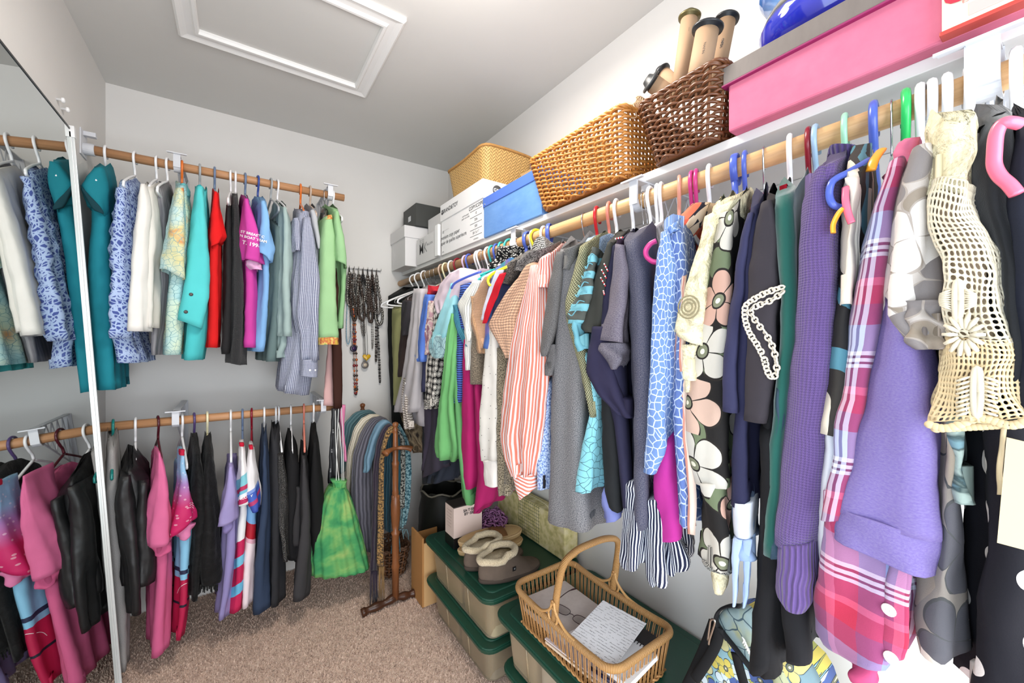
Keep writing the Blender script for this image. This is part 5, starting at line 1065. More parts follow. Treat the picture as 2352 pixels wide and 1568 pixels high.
for R2 in rg_:
    Q, L2 = resample(R2, m_)
    for k, q in enumerate(Q): V.append(q + Vector((0, 0, .006 * math.sin(k / m_ * 2 * PI * 2) * (q.z - EYE - .641) / .16))); UVs.append((k / m_ * 1.15, q.z))
for i in range(10):
    for k in range(m_): k2 = (k + 1) % m_; F.append((i * m_ + k, i * m_ + k2, (i + 1) * m_ + k2, (i + 1) * m_ + k))
F.append(tuple(range(m_))[::-1]); wl_ = obj('woven_wall', V, F, bamboo, bb, UVs); so = wl_.modifiers.new('thick', 'SOLIDIFY'); so.thickness = .004
Q, _ = resample(rg_[-1], m_); MB().tube([q + Vector((0, 0, .006 * math.sin(k / m_ * 4 * PI))) for k, q in enumerate(Q + Q[:1])], .0058, 8).build('rim', mottled((196, 144, 76), (160, 108, 50), 60., st=(1, 1, 1)), bb)
bl = rbox('storage_box', (.80, .995, ZS), (1.02, 1.358, EYE + .555), 'shiny blue plastic-covered storage box with lid and metal corner rivets', mottled((60, 112, 186), (110, 160, 222), 7., .22, (1, 1, 2.2), .5, .6), .034, simple((72, 112, 208), .35), over=.003)
for y_ in (1.345,): MB().ball((.7965, y_, EYE + .530), .003, 8).build('rivet', simple((190, 190, 190), .3, 1.), bl)
cb_ = rbox('storage_box', (1.0, .985, ZS), (1.11, 1.38, EYE + .705), 'tan cardboard box standing behind the blue storage box', simple((196, 158, 104), .85, bump=.05), .05, over=.003)
# wicker baskets: real woven strands around upright stakes
def wicker(name, label, a0, b0, z0, a1, b1, z1, rc, rows, stakes, r, mats, rimr, ns=2):
    root = empty(name, ((a0[0] + b0[0]) / 2, (a0[1] + b0[1]) / 2, z0), label, 'basket'); sub = 4; m = stakes * sub
    lerp = lambda t: resample(rrect(a0[0] + (a1[0] - a0[0]) * t, a0[1] + (a1[1] - a0[1]) * t, b0[0] + (b1[0] - b0[0]) * t, b0[1] + (b1[1] - b0[1]) * t, z0 + (z1 - z0) * t, rc, 5), m)[0]
    cen = Vector(((a0[0] + b0[0]) / 2, (a0[1] + b0[1]) / 2, 0)); st = MB(); rs = [lerp(i / 8) for i in range(9)]
    for k in range(stakes): st.tube([R[k * sub] for R in rs], r * .9, 5)
    st.build('stakes', mats[1], root, kind='stuff')
    wv = [MB(), MB()]
    for i in range(rows):
        R = lerp((i + .5) / rows); off = (i % 2); pts = []
        for k in range(m + 1):
            q = R[k % m]; n = Vector((q.x - cen.x, q.y - cen.y, 0)); nx = Vector((1 if n.x > 0 else -1, 0, 0)) if abs(q.x - cen.x) / ((b1[0] - a1[0]) / 2) > abs(q.y - cen.y) / ((b1[1] - a1[1]) / 2) else Vector((0, 1 if n.y > 0 else -1, 0))
            ph = math.cos(PI * (k / sub + off)); pts.append(q + nx * (ph * r * 1.5) + Vector((0, 0, ph * r * .35 + random.uniform(-.0006, .0006))))
        wv[i % 2].tube(pts, [r * random.uniform(.82, 1.1) for _ in pts], 6, False, 1.)
    wv[0].build('weave', mats[0], root, kind='stuff'); wv[1].build('weave', mats[0], root, kind='stuff')
    R = lerp(1.); rim = MB()
    for s_ in range(ns): rim.tube([R[k % m] + Vector((0, 0, .002 + rimr * .6 * math.sin(k * .9 + s_ * 2 * PI / ns))) + Vector((rimr * .6 * math.cos(k * .9 + s_ * 2 * PI / ns), rimr * .6 * math.cos(k * .9 + s_ * 2 * PI / ns), 0)) for k in range(m + 1)], rimr * .7, 6, False)
    rim.build('rim', mats[0], root)
    R = lerp(0.); MB().add([q + Vector((0, 0, .002)) for q in R], [tuple(range(len(R)))]).build('base', mats[1], root, False); return root
hon = [mottled((214, 142, 58), (170, 98, 30), 40., .4, bump=.1, spec=.5), mottled((178, 110, 44), (140, 80, 30), 40., .5)]
brn = [mottled((134, 78, 40), (74, 38, 20), 45., .35, bump=.1, spec=.55), mottled((150, 96, 56), (90, 50, 28), 40., .5)]
wk1 = wicker('wicker_basket', 'long honey-coloured wicker basket on the shelf beside the blue box', (.79, .655), (1.07, .975), ZS + .004, (.765, .64), (1.09, 1.02), EYE + .566, .02, 25, 44, .0037, hon, .0055, 3)
wk2 = wicker('wicker_basket', 'dark brown wicker basket on the shelf holding cardboard mailing tubes', (.79, .425), (1.03, .57), ZS + .004, (.762, .402), (1.06, .598), EYE + .538, .02, 21, 32, .0035, brn, .005, 3)
hd = MB(); 
for s_ in range(4): hd.tube([Vector((1.06 + .006 * math.cos(k * .7 + s_ * PI / 2), .47 - .055 * math.cos(PI * k / 24) + .006 * math.sin(k * .7 + s_ * PI / 2) * .5, EYE + .54 + .075 * math.sin(PI * k / 24) + .005 * math.sin(k * .7 + s_ * PI / 2))) for k in range(25)], .0045, 6)
hd.build('handle', hon[0], wk2)
# mailing tubes
kraft = mottled((188, 152, 118), (178, 140, 106), 10., .7, (1, 1, .2)); blackp = simple((34, 36, 40), .35)
def mailtube(px0, py0, px1, py1, X0, X1, r, capc, label, s_=None):
    A, B = onx(px0, py0, X0), onx(px1, py1, X1); root = empty('mailing_tube', B, label, 'tube', 'cardboard tubes in the baskets'); ax = (A - B).normalized(); M = ax.to_track_quat('Z', 'Y').to_matrix().to_4x4()
    tb = MB().tube([B, A], r, 28).build('tube', kraft, root)
    MB().lathe([(r * .95, -.012), (r * .95, .003), (r * 1.32, .004), (r * 1.36, .008), (r * 1.2, .011), (r * .8, .012), (r * .62, .020), (r * .5, .0215), (r * .3, .018)], A, 28, M).build('end_cap', capc, root)
    if s_:
        for i, (w_, f_, sz) in enumerate(s_):
            q = A.lerp(B, f_); txt(w_, sz, q, ax, Vector((0, 1, 0)), ink, tb, bvh=bvh_of(tb), dirn=ray(px0 + (px1 - px0) * f_ + i * 4, py0 + (py1 - py0) * f_), off=.0008)
    return root
mailtube(1668, 52, 1637, 210, .93, .90, .0195, blackp, 'rearmost upright cardboard mailing tube with black cap and stamped letters', (('REA-', .3, .010), ('DHO', .28, .008)))
mailtube(1583, 46, 1558, 230, .87, .86, .0185, simple((112, 100, 60), .35, .6), 'tallest slim cardboard mailing tube with olive brass cap', (('....', .12, .010),))
mailtube(1624, 74, 1598, 215, .83, .82, .0235, blackp, 'widest upright cardboard mailing tube with black cap, in front of the others', (('NUVN', .25, .008),))
mailtube(1524, 170, 1575, 215, .90, .92, .017, blackp, 'leaning mailing tube with black cap low at the left of the brown basket')
mailtube(1500, 192, 1560, 235, .84, .90, .020, simple((52, 54, 56), .4), 'lowest leaning mailing tube with grey-ringed black cap in the brown basket')
rl = empty('dowel_roll', onx(1450, 232, .80), 'pale wooden roll tied with cord, lying across the honey wicker basket', 'roll')
A_, B_ = onx(1441, 224, .82), onx(1500, 262, .86); MB().tube([A_, B_], .0155, 24).build('roll', wood((228, 190, 150), (240, 208, 170), (3, 3, 3), 8.), rl)
cw_ = MB()
for k_ in range(6): q = A_.lerp(B_, .34 + .05 * k_); ax = (B_ - A_).normalized(); u_ = ax.orthogonal().normalized(); v_ = ax.cross(u_); cw_.tube([q + (u_ * math.cos(a * PI / 12) + v_ * math.sin(a * PI / 12)) * .0172 + ax * .003 * math.sin(a + k_) for a in range(25)], .0014, 5)
cw_.tube(smooth_path([A_.lerp(B_, .4) + Vector((-.017, 0, -.005)), onx(1462, 268, .80), onx(1445, 268, .79), onx(1440, 250, .80)], 5), .0014, 5); cw_.build('cord', plain((206, 170, 130)), rl)
# pink box, blue bowl, recipe tin
pb = empty('storage_box', (.9, .25, ZS), 'large pink suede-covered box with grey leather lid on the shelf', 'box')
boxo('body', (.782, -.02, ZS), (1.08, .398, EYE + .500), mottled((206, 96, 128), (222, 116, 144), 26., .9, bump=.15), pb, .004)
boxo('lid', (.776, -.026, EYE + .492), (1.086, .405, EYE + .527), mottled((104, 94, 88), (126, 116, 110), 12., .55, (1, 3, 1)), pb, .002); boxo('lid_piping', (.774, -.028, EYE + .489), (1.088, .407, EYE + .4925), simple((150, 26, 90), .5), pb, .001)
bw_ = empty('blue_bowl', (.93, .235, EYE + .527), 'glossy cobalt blue ceramic bowl with painted houses on the pink box', 'bowl')
tb_ = T('glazed_ceramic', .08, 0, .8); px_, py_, pz_ = tb_.sep(tb_.obj()); bl_ = tb_.noise(tb_.obj(), 30., 2.); 
tb_.col(tb_.ramp(tb_.n('MapRange', {0: tb_.mth('ADD', pz_, tb_.mth('MULTIPLY', bl_, .012)), 1: EYE + .527, 2: EYE + .68}).outputs[0], [(0, (24, 26, 150)), (.42, (40, 50, 190)), (.5, (60, 60, 56)), (.56, (170, 160, 140)), (.62, (84, 90, 60)), (.70, (110, 160, 220)), (.9, (70, 120, 200))]))
MB().lathe([(.05, 0), (.085, .004), (.112, .03), (.118, .06), (.108, .085), (.094, .10), (.092, .108), (.11, .125), (.118, .14), (.112, .142), (.09, .115), (.08, .06), (.02, .01)], (.90, .265, EYE + .5272), 48).build('bowl_body', tb_.m, bw_)
rt = empty('recipe_box', (.9, .03, ZS), 'cream and red printed carton at the right end of the shelf', 'box')
cr_ = mottled((232, 226, 206), (214, 222, 190), 9., .5)
boxo('body', (.768, -.10, ZS + .002), (.86, .112, EYE + .64), cr_, rt, .002); redm = simple((214, 50, 44), .5)
boxo('red_stripe', (.7672, .094, EYE + .46), (.7680, .103, EYE + .64), redm, rt, 0); boxo('base_edge', (.766, -.102, ZS + .0005), (.862, .114, ZS + .006), simple((196, 60, 50), .5), rt, .001)
boxo('pink_panel', (.7672, -.10, ZS + .012), (.7680, .088, ZS + .028), simple((232, 176, 170), .6), rt, 0)
txt('G', .034, (.7672, .098, EYE + .448), (0, -1, 0), (0, 0, 1), simple((200, 36, 60), .5), rt, off=.0006, bold=.001); txt('10-02', .010, (.7672, .083, EYE + .441), (0, -1, 0), (0, 0, 1), simple((200, 70, 60), .6), rt, off=.0006); txt('ESTE PRODUCTO', .006, (.7672, .070, EYE + .4335), (0, -1, 0), (0, 0, 1), simple((200, 70, 60), .6), rt, off=.0006)
# small things pushed between shelf and rod
tag(boxo('folded_flag', (.83, 1.52, EYE + .355), (.86, 1.60, EYE + .372), simple((216, 16, 20), .7), None, .002, M=None), 'small bright red folded cloth tucked under the shelf', 'cloth')
# ---------------------------------------------------------------- jewellery on the back wall
jr = empty('jewellery_rail', ony(836, 622, YB), 'slim metal peg rail holding necklaces on the back wall', 'rack')
jm = simple((150, 150, 150), .3, 1.); J0, J1 = ony(800, 616, YB), ony(872, 626, YB)
MB().box((J0.x, YB - .006, J0.z - .004), (J1.x + .004, YB, J0.z + .004)).build('rail', jm, jr, False)
pegs = [J0.x + (J1.x - J0.x) * k / 7 for k in range(8)]
for x_ in pegs: MB().tube([(x_, YB - .004, J0.z), (x_, YB - .028, J0.z - .002), (x_, YB - .032, J0.z + .010)], .0014, 6).build('peg', jm, jr)
def necklace(peg, px_bot, py_bot, label, strand, beads=None, br=.004, r=.0012, w=.012, pend=None, n=26, dy=.0):
    x0 = pegs[peg]; B = ony(px_bot, py_bot, YB - .02 - dy); z0 = J0.z + .002; root = empty('necklace', (x0, YB - .022, z0), label, 'necklace', 'necklaces on the peg rail'); P = []
    for k in range(n * 2 + 1):
        t = k / (n * 2); a = t * 2 * PI; s = math.sin(t * PI); sd = -math.cos(a / 2 * 1.0) if False else math.sin(a); xx = x0 + (B.x - x0) * s ** 1.2 + w * sd * (.35 + .65 * s); zz = z0 + (B.z - z0) * s ** .92
        P.append(Vector((xx, YB - .016 - dy - .004 * abs(sd), zz)))
    MB().tube(P, r, 5, False).build('strand', strand, root)
    if beads:
        for j, bm__ in enumerate(beads):
            mb = MB()
            for k in range(j, len(P), max(1, len(beads))):
                if P[k].z < z0 - .03: mb.ball(P[k], br * random.uniform(.7, 1.2), 6, (1, .8, 1))
            if mb.v: mb.build('beads', bm__, root, kind='stuff')
    if pend: pend(root, B)
    return root
sil, blk_, dkb = simple((150, 146, 140), .3, .9), simple((24, 22, 22), .5), simple((60, 44, 36), .4)
red_, org_, pur_, blu_, amb_, gry_ = [simple(c, .3) for c in ((140, 40, 44), (206, 96, 30), (70, 40, 90), (116, 170, 200), (214, 160, 30), (110, 104, 100))]
def heart(root, B):
    pts = [Vector((.022 * 16 * math.sin(t) ** 3 / 16, 0, .021 * (13 * math.cos(t) - 5 * math.cos(2 * t) - 2 * math.cos(3 * t) - math.cos(4 * t)) / 16)) for t in [k * 2 * PI / 28 for k in range(28)]]
    c = Vector((B.x, YB - .03, B.z)); vs = [c + p + Vector((0, y, 0)) for y in (-.003, .003) for p in pts] + [c + p * .7 + Vector((0, -.0065, 0)) for p in pts]; k = 28
    fs = [(i, (i + 1) % k, k + (i + 1) % k, k + i) for i in range(k)] + [(i, 2 * k + i, 2 * k + (i + 1) % k, (i + 1) % k) for i in range(k)] + [tuple(range(2 * k, 3 * k))[::-1], tuple(range(k, 2 * k))]
    MB().add(vs, fs).build('heart_pendant', simple((222, 170, 24), .25), root)
def disc(c1, c2, R=.018):
    def f(root, B):
        M = Matrix.Rotation(PI / 2, 4, 'X'); MB().lathe([(R, 0), (R, .003), (R * .8, .005)], (B.x, YB - .022, B.z), 24, M).build('disc_pendant', c1, root); MB().lathe([(R * .55, 0), (R * .5, .004)], (B.x, YB - .026, B.z), 20, M).build('disc_centre', c2, root)
    return f
necklace(1, 818, 905, 'longest necklace, red and brown button beads ending in a silver link', org_, [red_, gry_, dkb, org_], .0078, w=.008, n=22)
necklace(1, 814, 795, 'short strand of orange and crimson beads over the button necklace', red_, [org_, red_, pur_], .006, w=.006, n=18)
necklace(0, 800, 790, 'pale blue seed-bead necklace hanging leftmost on the peg rail', blu_, [blu_], .003, w=.014)
necklace(0, 800, 782, 'white seed-bead necklace nested in the pale blue one', simple((220, 224, 226), .4), [simple((214, 220, 224), .4)], .0026, w=.009)
necklace(0, 812, 800, 'necklace with dark purple disc pendant', blk_, None, w=.01, pend=disc(simple((40, 36, 60), .3), pur_, .019), dy=.004)
necklace(3, 842, 820, 'black cord necklace with yellow heart pendant', blk_, None, r=.0011, w=.010, pend=heart, dy=.01)
necklace(3, 838, 838, 'necklace with pale ringed disc pendant behind the yellow heart', gry_, None, w=.006, pend=disc(gry_, simple((206, 186, 160), .4), .020))
necklace(1, 815, 697, 'necklace with round silver medallion', sil, [sil], .0028, w=.012, pend=disc(sil, simple((214, 214, 214), .3), .009), dy=.006)
necklace(6, 873, 878, 'longest dark glass bead necklace, rightmost on the peg rail', blk_, [gry_, blk_], .0045, w=.004, n=40)
necklace(6, 864, 830, 'dark smoky bead necklace beside the longest one', gry_, [blk_, gry_, dkb], .0048, w=.004, n=34)
necklace(5, 856, 800, 'fine silver chain necklace with smoky beads', sil, [sil, gry_], .003, w=.005, n=30)
necklace(2, 836, 770, 'large grey link necklace in the middle of the rail', gry_, [sil, gry_], .0055, w=.009, n=26)
k2 = 0; NK = ['black bead', 'grey bead', 'silver chain', 'brown bead', 'black cord', 'dark glass', 'smoky bead', 'silver bead', 'charcoal bead', 'dark pearl', 'jet bead', 'pewter link']
for pg_, bx_, by_ in ((0, 798, 690), (0, 808, 705), (0, 815, 735), (1, 806, 690), (1, 824, 720), (2, 828, 700), (2, 832, 735), (3, 836, 690), (4, 848, 700), (4, 842, 725), (5, 856, 715), (5, 862, 730), (6, 868, 720), (6, 872, 745), (4, 852, 740)):
    k2 += 1; necklace(pg_, bx_, by_, f'short {NK[k2 % 12]} necklace in the tangle, its end lying {"left of" if bx_ < 820 else "above" if bx_ < 846 else "right of"} the yellow heart', (blk_, sil, dkb)[k2 % 3], [(blk_, gry_, sil, dkb)[k2 % 4]], .0074, w=.014 + .005 * (k2 % 3), r=.0022, dy=.003 * (k2 % 4))
# ---------------------------------------------------------------- scarf rack
RY = 1.775
rk = empty('scarf_rack', (.58, RY, 0), 'turned brown wooden stand draped with scarves near the corner', 'stand')
wdk = wood((104, 58, 30), (150, 88, 46), (3, 3, .5), 10., .3); wd2 = wood((56, 30, 18), (84, 48, 28), (.5, 3, 3), 10., .35)
def post(x, y, top):
    k = top / .945; pr = [(.017, .03), (.017, .18), (.021, .20), (.016, .22), (.018, .36), (.022, .375), (.014, .385), (.019, .42), (.023, .47), (.023, .52), (.019, .55), (.013, .565), (.017, .58), (.014, .60), (.016, .72), (.019, .735), (.013, .75), (.015, .80), (.012, .885), (.010, .90), (.014, .91), (.009, .917), (.013, .927), (.016, .937), (.012, .945), (.003, .949)]
    MB().lathe([(r * .9, z * k) for r, z in pr], (x, y, 0), 20).build('post', wdk, rk); MB().box((x - .017, y - .011, .44 * k), (x + .017, y + .011, .57 * k)).build('block', wdk, rk, False, bevel=.006)
post(.585, RY, .817); post(.563, 2.26, .84)
MB().tube(smooth_path([(.445, RY, .016), (.47, RY, .020), (.53, RY, .022), (.58, RY, .030), (.63, RY, .022), (.665, RY, .020), (.682, RY, .016)], 4), [.016 + .003 * math.sin(k * 1.3) for k in range(25)], 12).build('foot', wd2, rk)
MB().tube([(.438, RY, .015), (.455, RY, .018)], .019, 10).build('foot_end', wd2, rk); MB().tube([(.675, RY, .018), (.69, RY, .015)], .019, 10).build('foot_end', wd2, rk)
MB().tube(smooth_path([(.528, RY - .03, .692), (.548, RY - .02, .700), (.585, RY - .01, .704), (.63, RY - .02, .702), (.652, RY - .03, .694)], 5), [.015 + .004 * math.cos(k / 20 * 2 * PI) for k in range(21)], 12, flat=.7).build('cross_arm', wdk, rk)
MB().tube([(.585, RY, .775), (.563, 2.26, .79)], .011, 14).build('rail', wdk, rk)
def ribbed(c1, c2, per):
    t = T('ribbed_scarf', .9, sheen=.15); x, y, _ = t.sep(t.warp(t.uv(), .006, 12.)); f = t.mth('MULTIPLY_ADD', t.mth('SINE', t.mth('MULTIPLY', x, 2 * PI / per)), .5, .5); t.col(t.mix(f, c1, c2)); t.bump(f, .8, .004); t.bump(t.noise(None, 120., 3.), .4, .002); return t.m
def scarf(label, outer, inner, Y, mat, D=.04, fringe=None, amp=.004, wl=.03):
    rows = [(a[1], a[0], b[1], b[0]) for a, b in zip(outer, inner)]
    root = empty('scarf', ony(outer[1][0], outer[1][1], Y), label, 'scarf', 'scarves on the wooden stand')
    drape('cloth', 'L', rows, mat, root, fp=Y, D=D, rise=0, closed=True, amp=amp, wl=wl, nc=64, nv=34, p=.8)
    if fringe:
        fb = MB(); n_, yb_ = fringe; (x0, y0), (x1, y1) = outer[-1], inner[-1]
        for k in range(n_): f = k / (n_ - 1); A = ony(x0 + (x1 - x0) * f, y0, Y + .01); B = ony(x0 + (x1 - x0) * f + random.uniform(-5, 5), yb_ - random.uniform(0, 25), Y + .01); fb.tube([A, A.lerp(B, .5) + Vector((random.uniform(-.004, .004), 0, 0)), B], .0022, 5)
        fb.build('fringe', mat, root, kind='stuff')
    return root
scarf('muted teal scarf at the back of the wooden stand', [(872, 955), (850, 938), (820, 945), (795, 972), (785, 1020), (783, 1090)], [(880, 962), (862, 955), (845, 962), (828, 985), (818, 1020), (812, 1070)], 2.16, ribbed((60, 96, 104), (96, 132, 138), .012))
scarf('long cream scarf curving down beside the green bag', [(885, 962), (868, 946), (842, 950), (815, 985), (800, 1040), (795, 1120), (798, 1190), (812, 1240), (826, 1258)], [(890, 968), (876, 958), (858, 965), (838, 995), (820, 1045), (815, 1120), (818, 1190), (828, 1225), (834, 1245)], 2.04, ribbed((206, 194, 170), (228, 218, 196), .012))
scarf('wide slate grey ribbed scarf in the middle of the stand', [(900, 972), (880, 952), (855, 962), (832, 1000), (815, 1050), (810, 1130), (814, 1200), (828, 1262)], [(905, 982), (892, 966), (878, 978), (866, 1010), (862, 1060), (864, 1140), (866, 1200), (864, 1274)], 1.93, ribbed((62, 60, 70), (104, 102, 114), .014), .06)
scarf('shiny blue-grey scarf over the slate one', [(903, 976), (888, 962), (870, 972), (853, 1008), (842, 1050), (838, 1088)], [(907, 984), (896, 974), (884, 984), (872, 1012), (860, 1050), (852, 1078)], 1.87, satin((104, 142, 166)))
scarf('dark plum scarf with long black fringe', [(908, 980), (895, 968), (880, 985), (866, 1020), (858, 1080), (857, 1180), (852, 1310)], [(912, 988), (902, 978), (892, 992), (880, 1025), (873, 1080), (869, 1180), (866, 1310)], 1.81, ribbed((32, 26, 38), (58, 44, 62), .008), .03, (8, 1395))
scarf('golden-brown marled scarf with fringe hanging in front', [(912, 984), (902, 974), (890, 988), (880, 1015), (874, 1060), (872, 1180), (871, 1300)], [(916, 990), (908, 982), (899, 996), (889, 1018), (884, 1060), (882, 1180), (882, 1300)], 1.78, tweed((60, 46, 34), (166, 124, 68), 120.), .025, (7, 1385))
scarf('deep teal scarf left behind the post', [(900, 980), (888, 1000), (882, 1060), (878, 1150), (882, 1215)], [(908, 985), (904, 1000), (902, 1060), (902, 1150), (898, 1225)], 2.0, ribbed((30, 66, 82), (54, 100, 118), .012))
scarf('teal knit scarf right of the post', [(905, 975), (908, 1010), (908, 1100), (905, 1180), (903, 1230)], [(915, 978), (926, 1010), (927, 1100), (922, 1180), (916, 1235)], 1.92, ribbed((38, 98, 118), (66, 134, 150), .010), .03, (8, 1278))
scarf('blue-green sparkly scarf with ragged end, farthest right on the stand', [(912, 972), (926, 1010), (930, 1080), (926, 1150), (922, 1215)], [(920, 974), (942, 1010), (947, 1080), (944, 1150), (934, 1205)], 1.90, tweed((40, 90, 104), (150, 190, 196), 80.), .03, (6, 1240))
scarf('black flecked thin scarf between the two teal scarves', [(908, 976), (922, 1010), (924, 1080), (922, 1170)], [(914, 978), (930, 1010), (932, 1080), (930, 1165)], 1.86, tweed((26, 26, 28), (170, 170, 160), 90.), .02)
# ---------------------------------------------------------------- floor: bins and what stands on them
grn = simple((22, 72, 54), .4, bump=.06, bs=140.)
cl = T('clear_plastic', .18, 0, .5); cl.col((232, 212, 178)); cl.b.inputs['Transmission Weight'].default_value = .75; cl.b.inputs['IOR'].default_value = 1.3; cl.b.inputs['Roughness'].default_value = .22; cl = cl.m
def rrsolid(mb, x0, y0, x1, y1, z0, z1, rc, tx=0.):
    A = rrect(x0 + tx, y0 + tx, x1 - tx, y1 - tx, z0, rc, 5); B = rrect(x0, y0, x1, y1, z1, rc, 5); k = len(A)
    return mb.add(A + B, [(i, (i + 1) % k, k + (i + 1) % k, k + i) for i in range(k)] + [tuple(range(k))[::-1], tuple(range(k, 2 * k))])
def bin_(x0, y0, x1, y1, z0, z1, label, rz=0, cont=()):
    root = empty('storage_bin', (0, 0, 0), label, 'bin', 'green-lidded storage bins'); t = .028
    b = MB(); rrsolid(b, x0 + t, y0 + t, x1 - t, y1 - t, z0, z1 - .012, .03, .014); ob = b.build('tub', cl, root, False)
    s = MB(); k = int((y1 - y0) / .19)
    for i in range(1, k + 1): yy = y0 + (y1 - y0) * i / (k + 1); s.tube([(x0 + t + .012, yy, z0 + .01), (x0 + t - .001, yy, z1 - .03)], .003, 6)
    s.build('mould_ridge', cl, root)
    l = MB(); rrsolid(l, x0, y0, x1, y1, z1 - .022, z1 - .006, .045, .004); rrsolid(l, x0 + .004, y0 + .004, x1 - .004, y1 - .004, z1 - .006, z1 - .001, .042, -.002); l.build('lid', grn, root, False, bevel=.003)
    l = MB(); rrsolid(l, x0 + .035, y0 + .035, x1 - .035, y1 - .035, z1 - .001, z1 + .003, .03, -.004); l.build('lid_panel', grn, root, False, bevel=.002)
    for (a, b_, c) in cont:
        m = MB(); rrsolid(m, x0 + t + .02, y0 + t + a * (y1 - y0 - 2 * t) + .01, x1 - t - .02, y0 + t + b_ * (y1 - y0 - 2 * t) - .01, z0 + .008, z1 - .05, .02); m.build('folded_contents', plain(c), root, False)
    if rz:
        p = Vector((x1, y1, 0)); M = Matrix.Translation(p) @ Matrix.Rotation(rz, 4, 'Z') @ Matrix.Translation(-p); root.matrix_basis = M
    return root
C1 = ((0, .45, (176, 160, 124)), (.45, 1, (198, 178, 142))); C2 = ((0, .5, (150, 134, 110)), (.5, 1, (170, 150, 120)))
bin_(.668, 1.125, 1.105, 1.655, .012, .160, 'lower clear storage bin with green lid, under the slippers bin', 0, C2)
bin_(.665, 1.115, 1.105, 1.66, .166, .332, 'upper clear storage bin with green lid carrying the slippers', 0, C1)
bin_(.690, .52, 1.105, 1.08, .012, .155, 'lower clear storage bin with green lid, under the basket bin', 0, C2)
bin_(.675, .51, 1.105, 1.095, .161, .324, 'upper clear storage bin with green lid under the handled basket', 0, ((0, .33, (236, 240, 250)), (.33, .7, (226, 230, 242)), (.7, 1, (196, 184, 166))))
ZA, ZB = .336, .328
# handled rattan basket
rb_ = empty('handled_basket', (.813, .805, ZB), 'open rattan basket with tall bent handle standing on the nearer green lid', 'basket')
cane = wood((184, 130, 70), (214, 164, 100), (20, 20, 20), 30., .4); cane2 = mottled((196, 142, 82), (160, 108, 58), 50., .45, bump=.1)
zr = EYE - .76; X0, X1, Y0, Y1 = .696, .932, .608, 1.003
top = resample(rrect(X0, Y0, X1, Y1, zr, .035, 6), 220)[0]; bot = resample(rrect(X0 + .012, Y0 + .012, X1 - .012, Y1 - .012, ZB + .006, .035, 6), 220)[0]
top = [q + Vector((0, 0, .010 * (abs((q.y - .805) / .198) ** 3))) for q in top]
rimM = T('wrapped_cane', .45, 0, .4); uu, vv_, _ = rimM.sep(); cf = rimM.mth('MULTIPLY_ADD', rimM.mth('SINE', rimM.mth('MULTIPLY', uu, 2 * PI / .0032)), .5, .5); rimM.col(rimM.mix(cf, (168, 112, 54), rimM.mix(rimM.noise(None, 25.), (206, 150, 84), (226, 176, 110)))); rimM.bump(cf, .8, .002)
def wrapped(name, P, r, parent, flat=1., closed=False):
    mb = MB().tube(P, r, 12, not closed, flat); s = [0]
    for i in range(len(P) - 1): s.append(s[-1] + (P[i + 1] - P[i]).length)
    return obj(name, mb.v, mb.f, rimM.m, parent, [(s[i // 12], (i % 12) * .002) for i in range(len(mb.v))])
wrapped('rim', top + top[:2], .0085, rb_, 1.15, True)
sl = MB()
for k_ in range(220):
    if k_ % 3 == 2: continue
    if k_ % 2: sl.tube([bot[k_], bot[k_].lerp(top[k_], .5) + Vector((0, 0, 0)), top[k_] - Vector((0, 0, .008))], .00135, 5)
    else: sl.tube([bot[k_], top[k_] - Vector((0, 0, .008))], .0016, 5)
sl.build('side_canes', cane2, rb_, kind='stuff')
bd_ = MB()
for s_ in range(2): bd_.tube([bot[k % 220] + Vector((.0028 * math.cos(k * .8 + s_ * PI), .0028 * math.cos(k * .8 + s_ * PI), .004 + .0028 * math.sin(k * .8 + s_ * PI))) for k in range(221)], .0028, 6, False)
bd_.build('base_braid', cane2, rb_)
bs_ = MB()
for k_ in range(40): yy = Y0 + .02 + (Y1 - Y0 - .04) * k_ / 39; bs_.tube([(X0 + .014, yy, ZB + .004), (X1 - .014, yy, ZB + .004)], .0032, 5)
bs_.build('base_canes', cane2, rb_, kind='stuff')
yh_ = .815; wrapped('handle', smooth_path([Vector((X0 + .004, yh_, zr + .01)), Vector((X0 + .012, yh_, zr + .075)), Vector((X0 + .035, yh_, zr + .145)), Vector((X0 + .075, yh_, zr + .168)), Vector((.82, yh_, zr + .174)), Vector((X1 - .03, yh_, zr + .170)), Vector((X1 + .02, yh_, zr + .145)), Vector((X1 + .012, yh_, zr + .075)), Vector((X1 - .002, yh_, zr + .01))], 8), .0105, rb_, .85)
for xx in (X0 - .002, X1 + .002):
    cu_ = MB(); 
    for sg in (-1, 1): cu_.tube(smooth_path([Vector((xx, yh_ + sg * .004, zr + .06)), Vector((xx, yh_ + sg * .012, zr + .035)), Vector((xx, yh_ + sg * .045, zr + .012)), Vector((xx, yh_ + sg * .085, zr + .006))], 5), .0038, 7)
    cu_.tube([Vector((xx, yh_ + .018 * math.cos(a * PI / 10), zr + .022 + .020 * math.sin(a * PI / 10))) for a in range(21)], .0034, 7); cu_.build('scroll', cane, rb_)
    MB().tube([Vector((xx + .002 * math.cos(a), yh_ + .006 * math.cos(a * 1.3), zr + .052 + a * .0008)) for a in range(12)], .003, 6).build('binding', cane2, rb_)
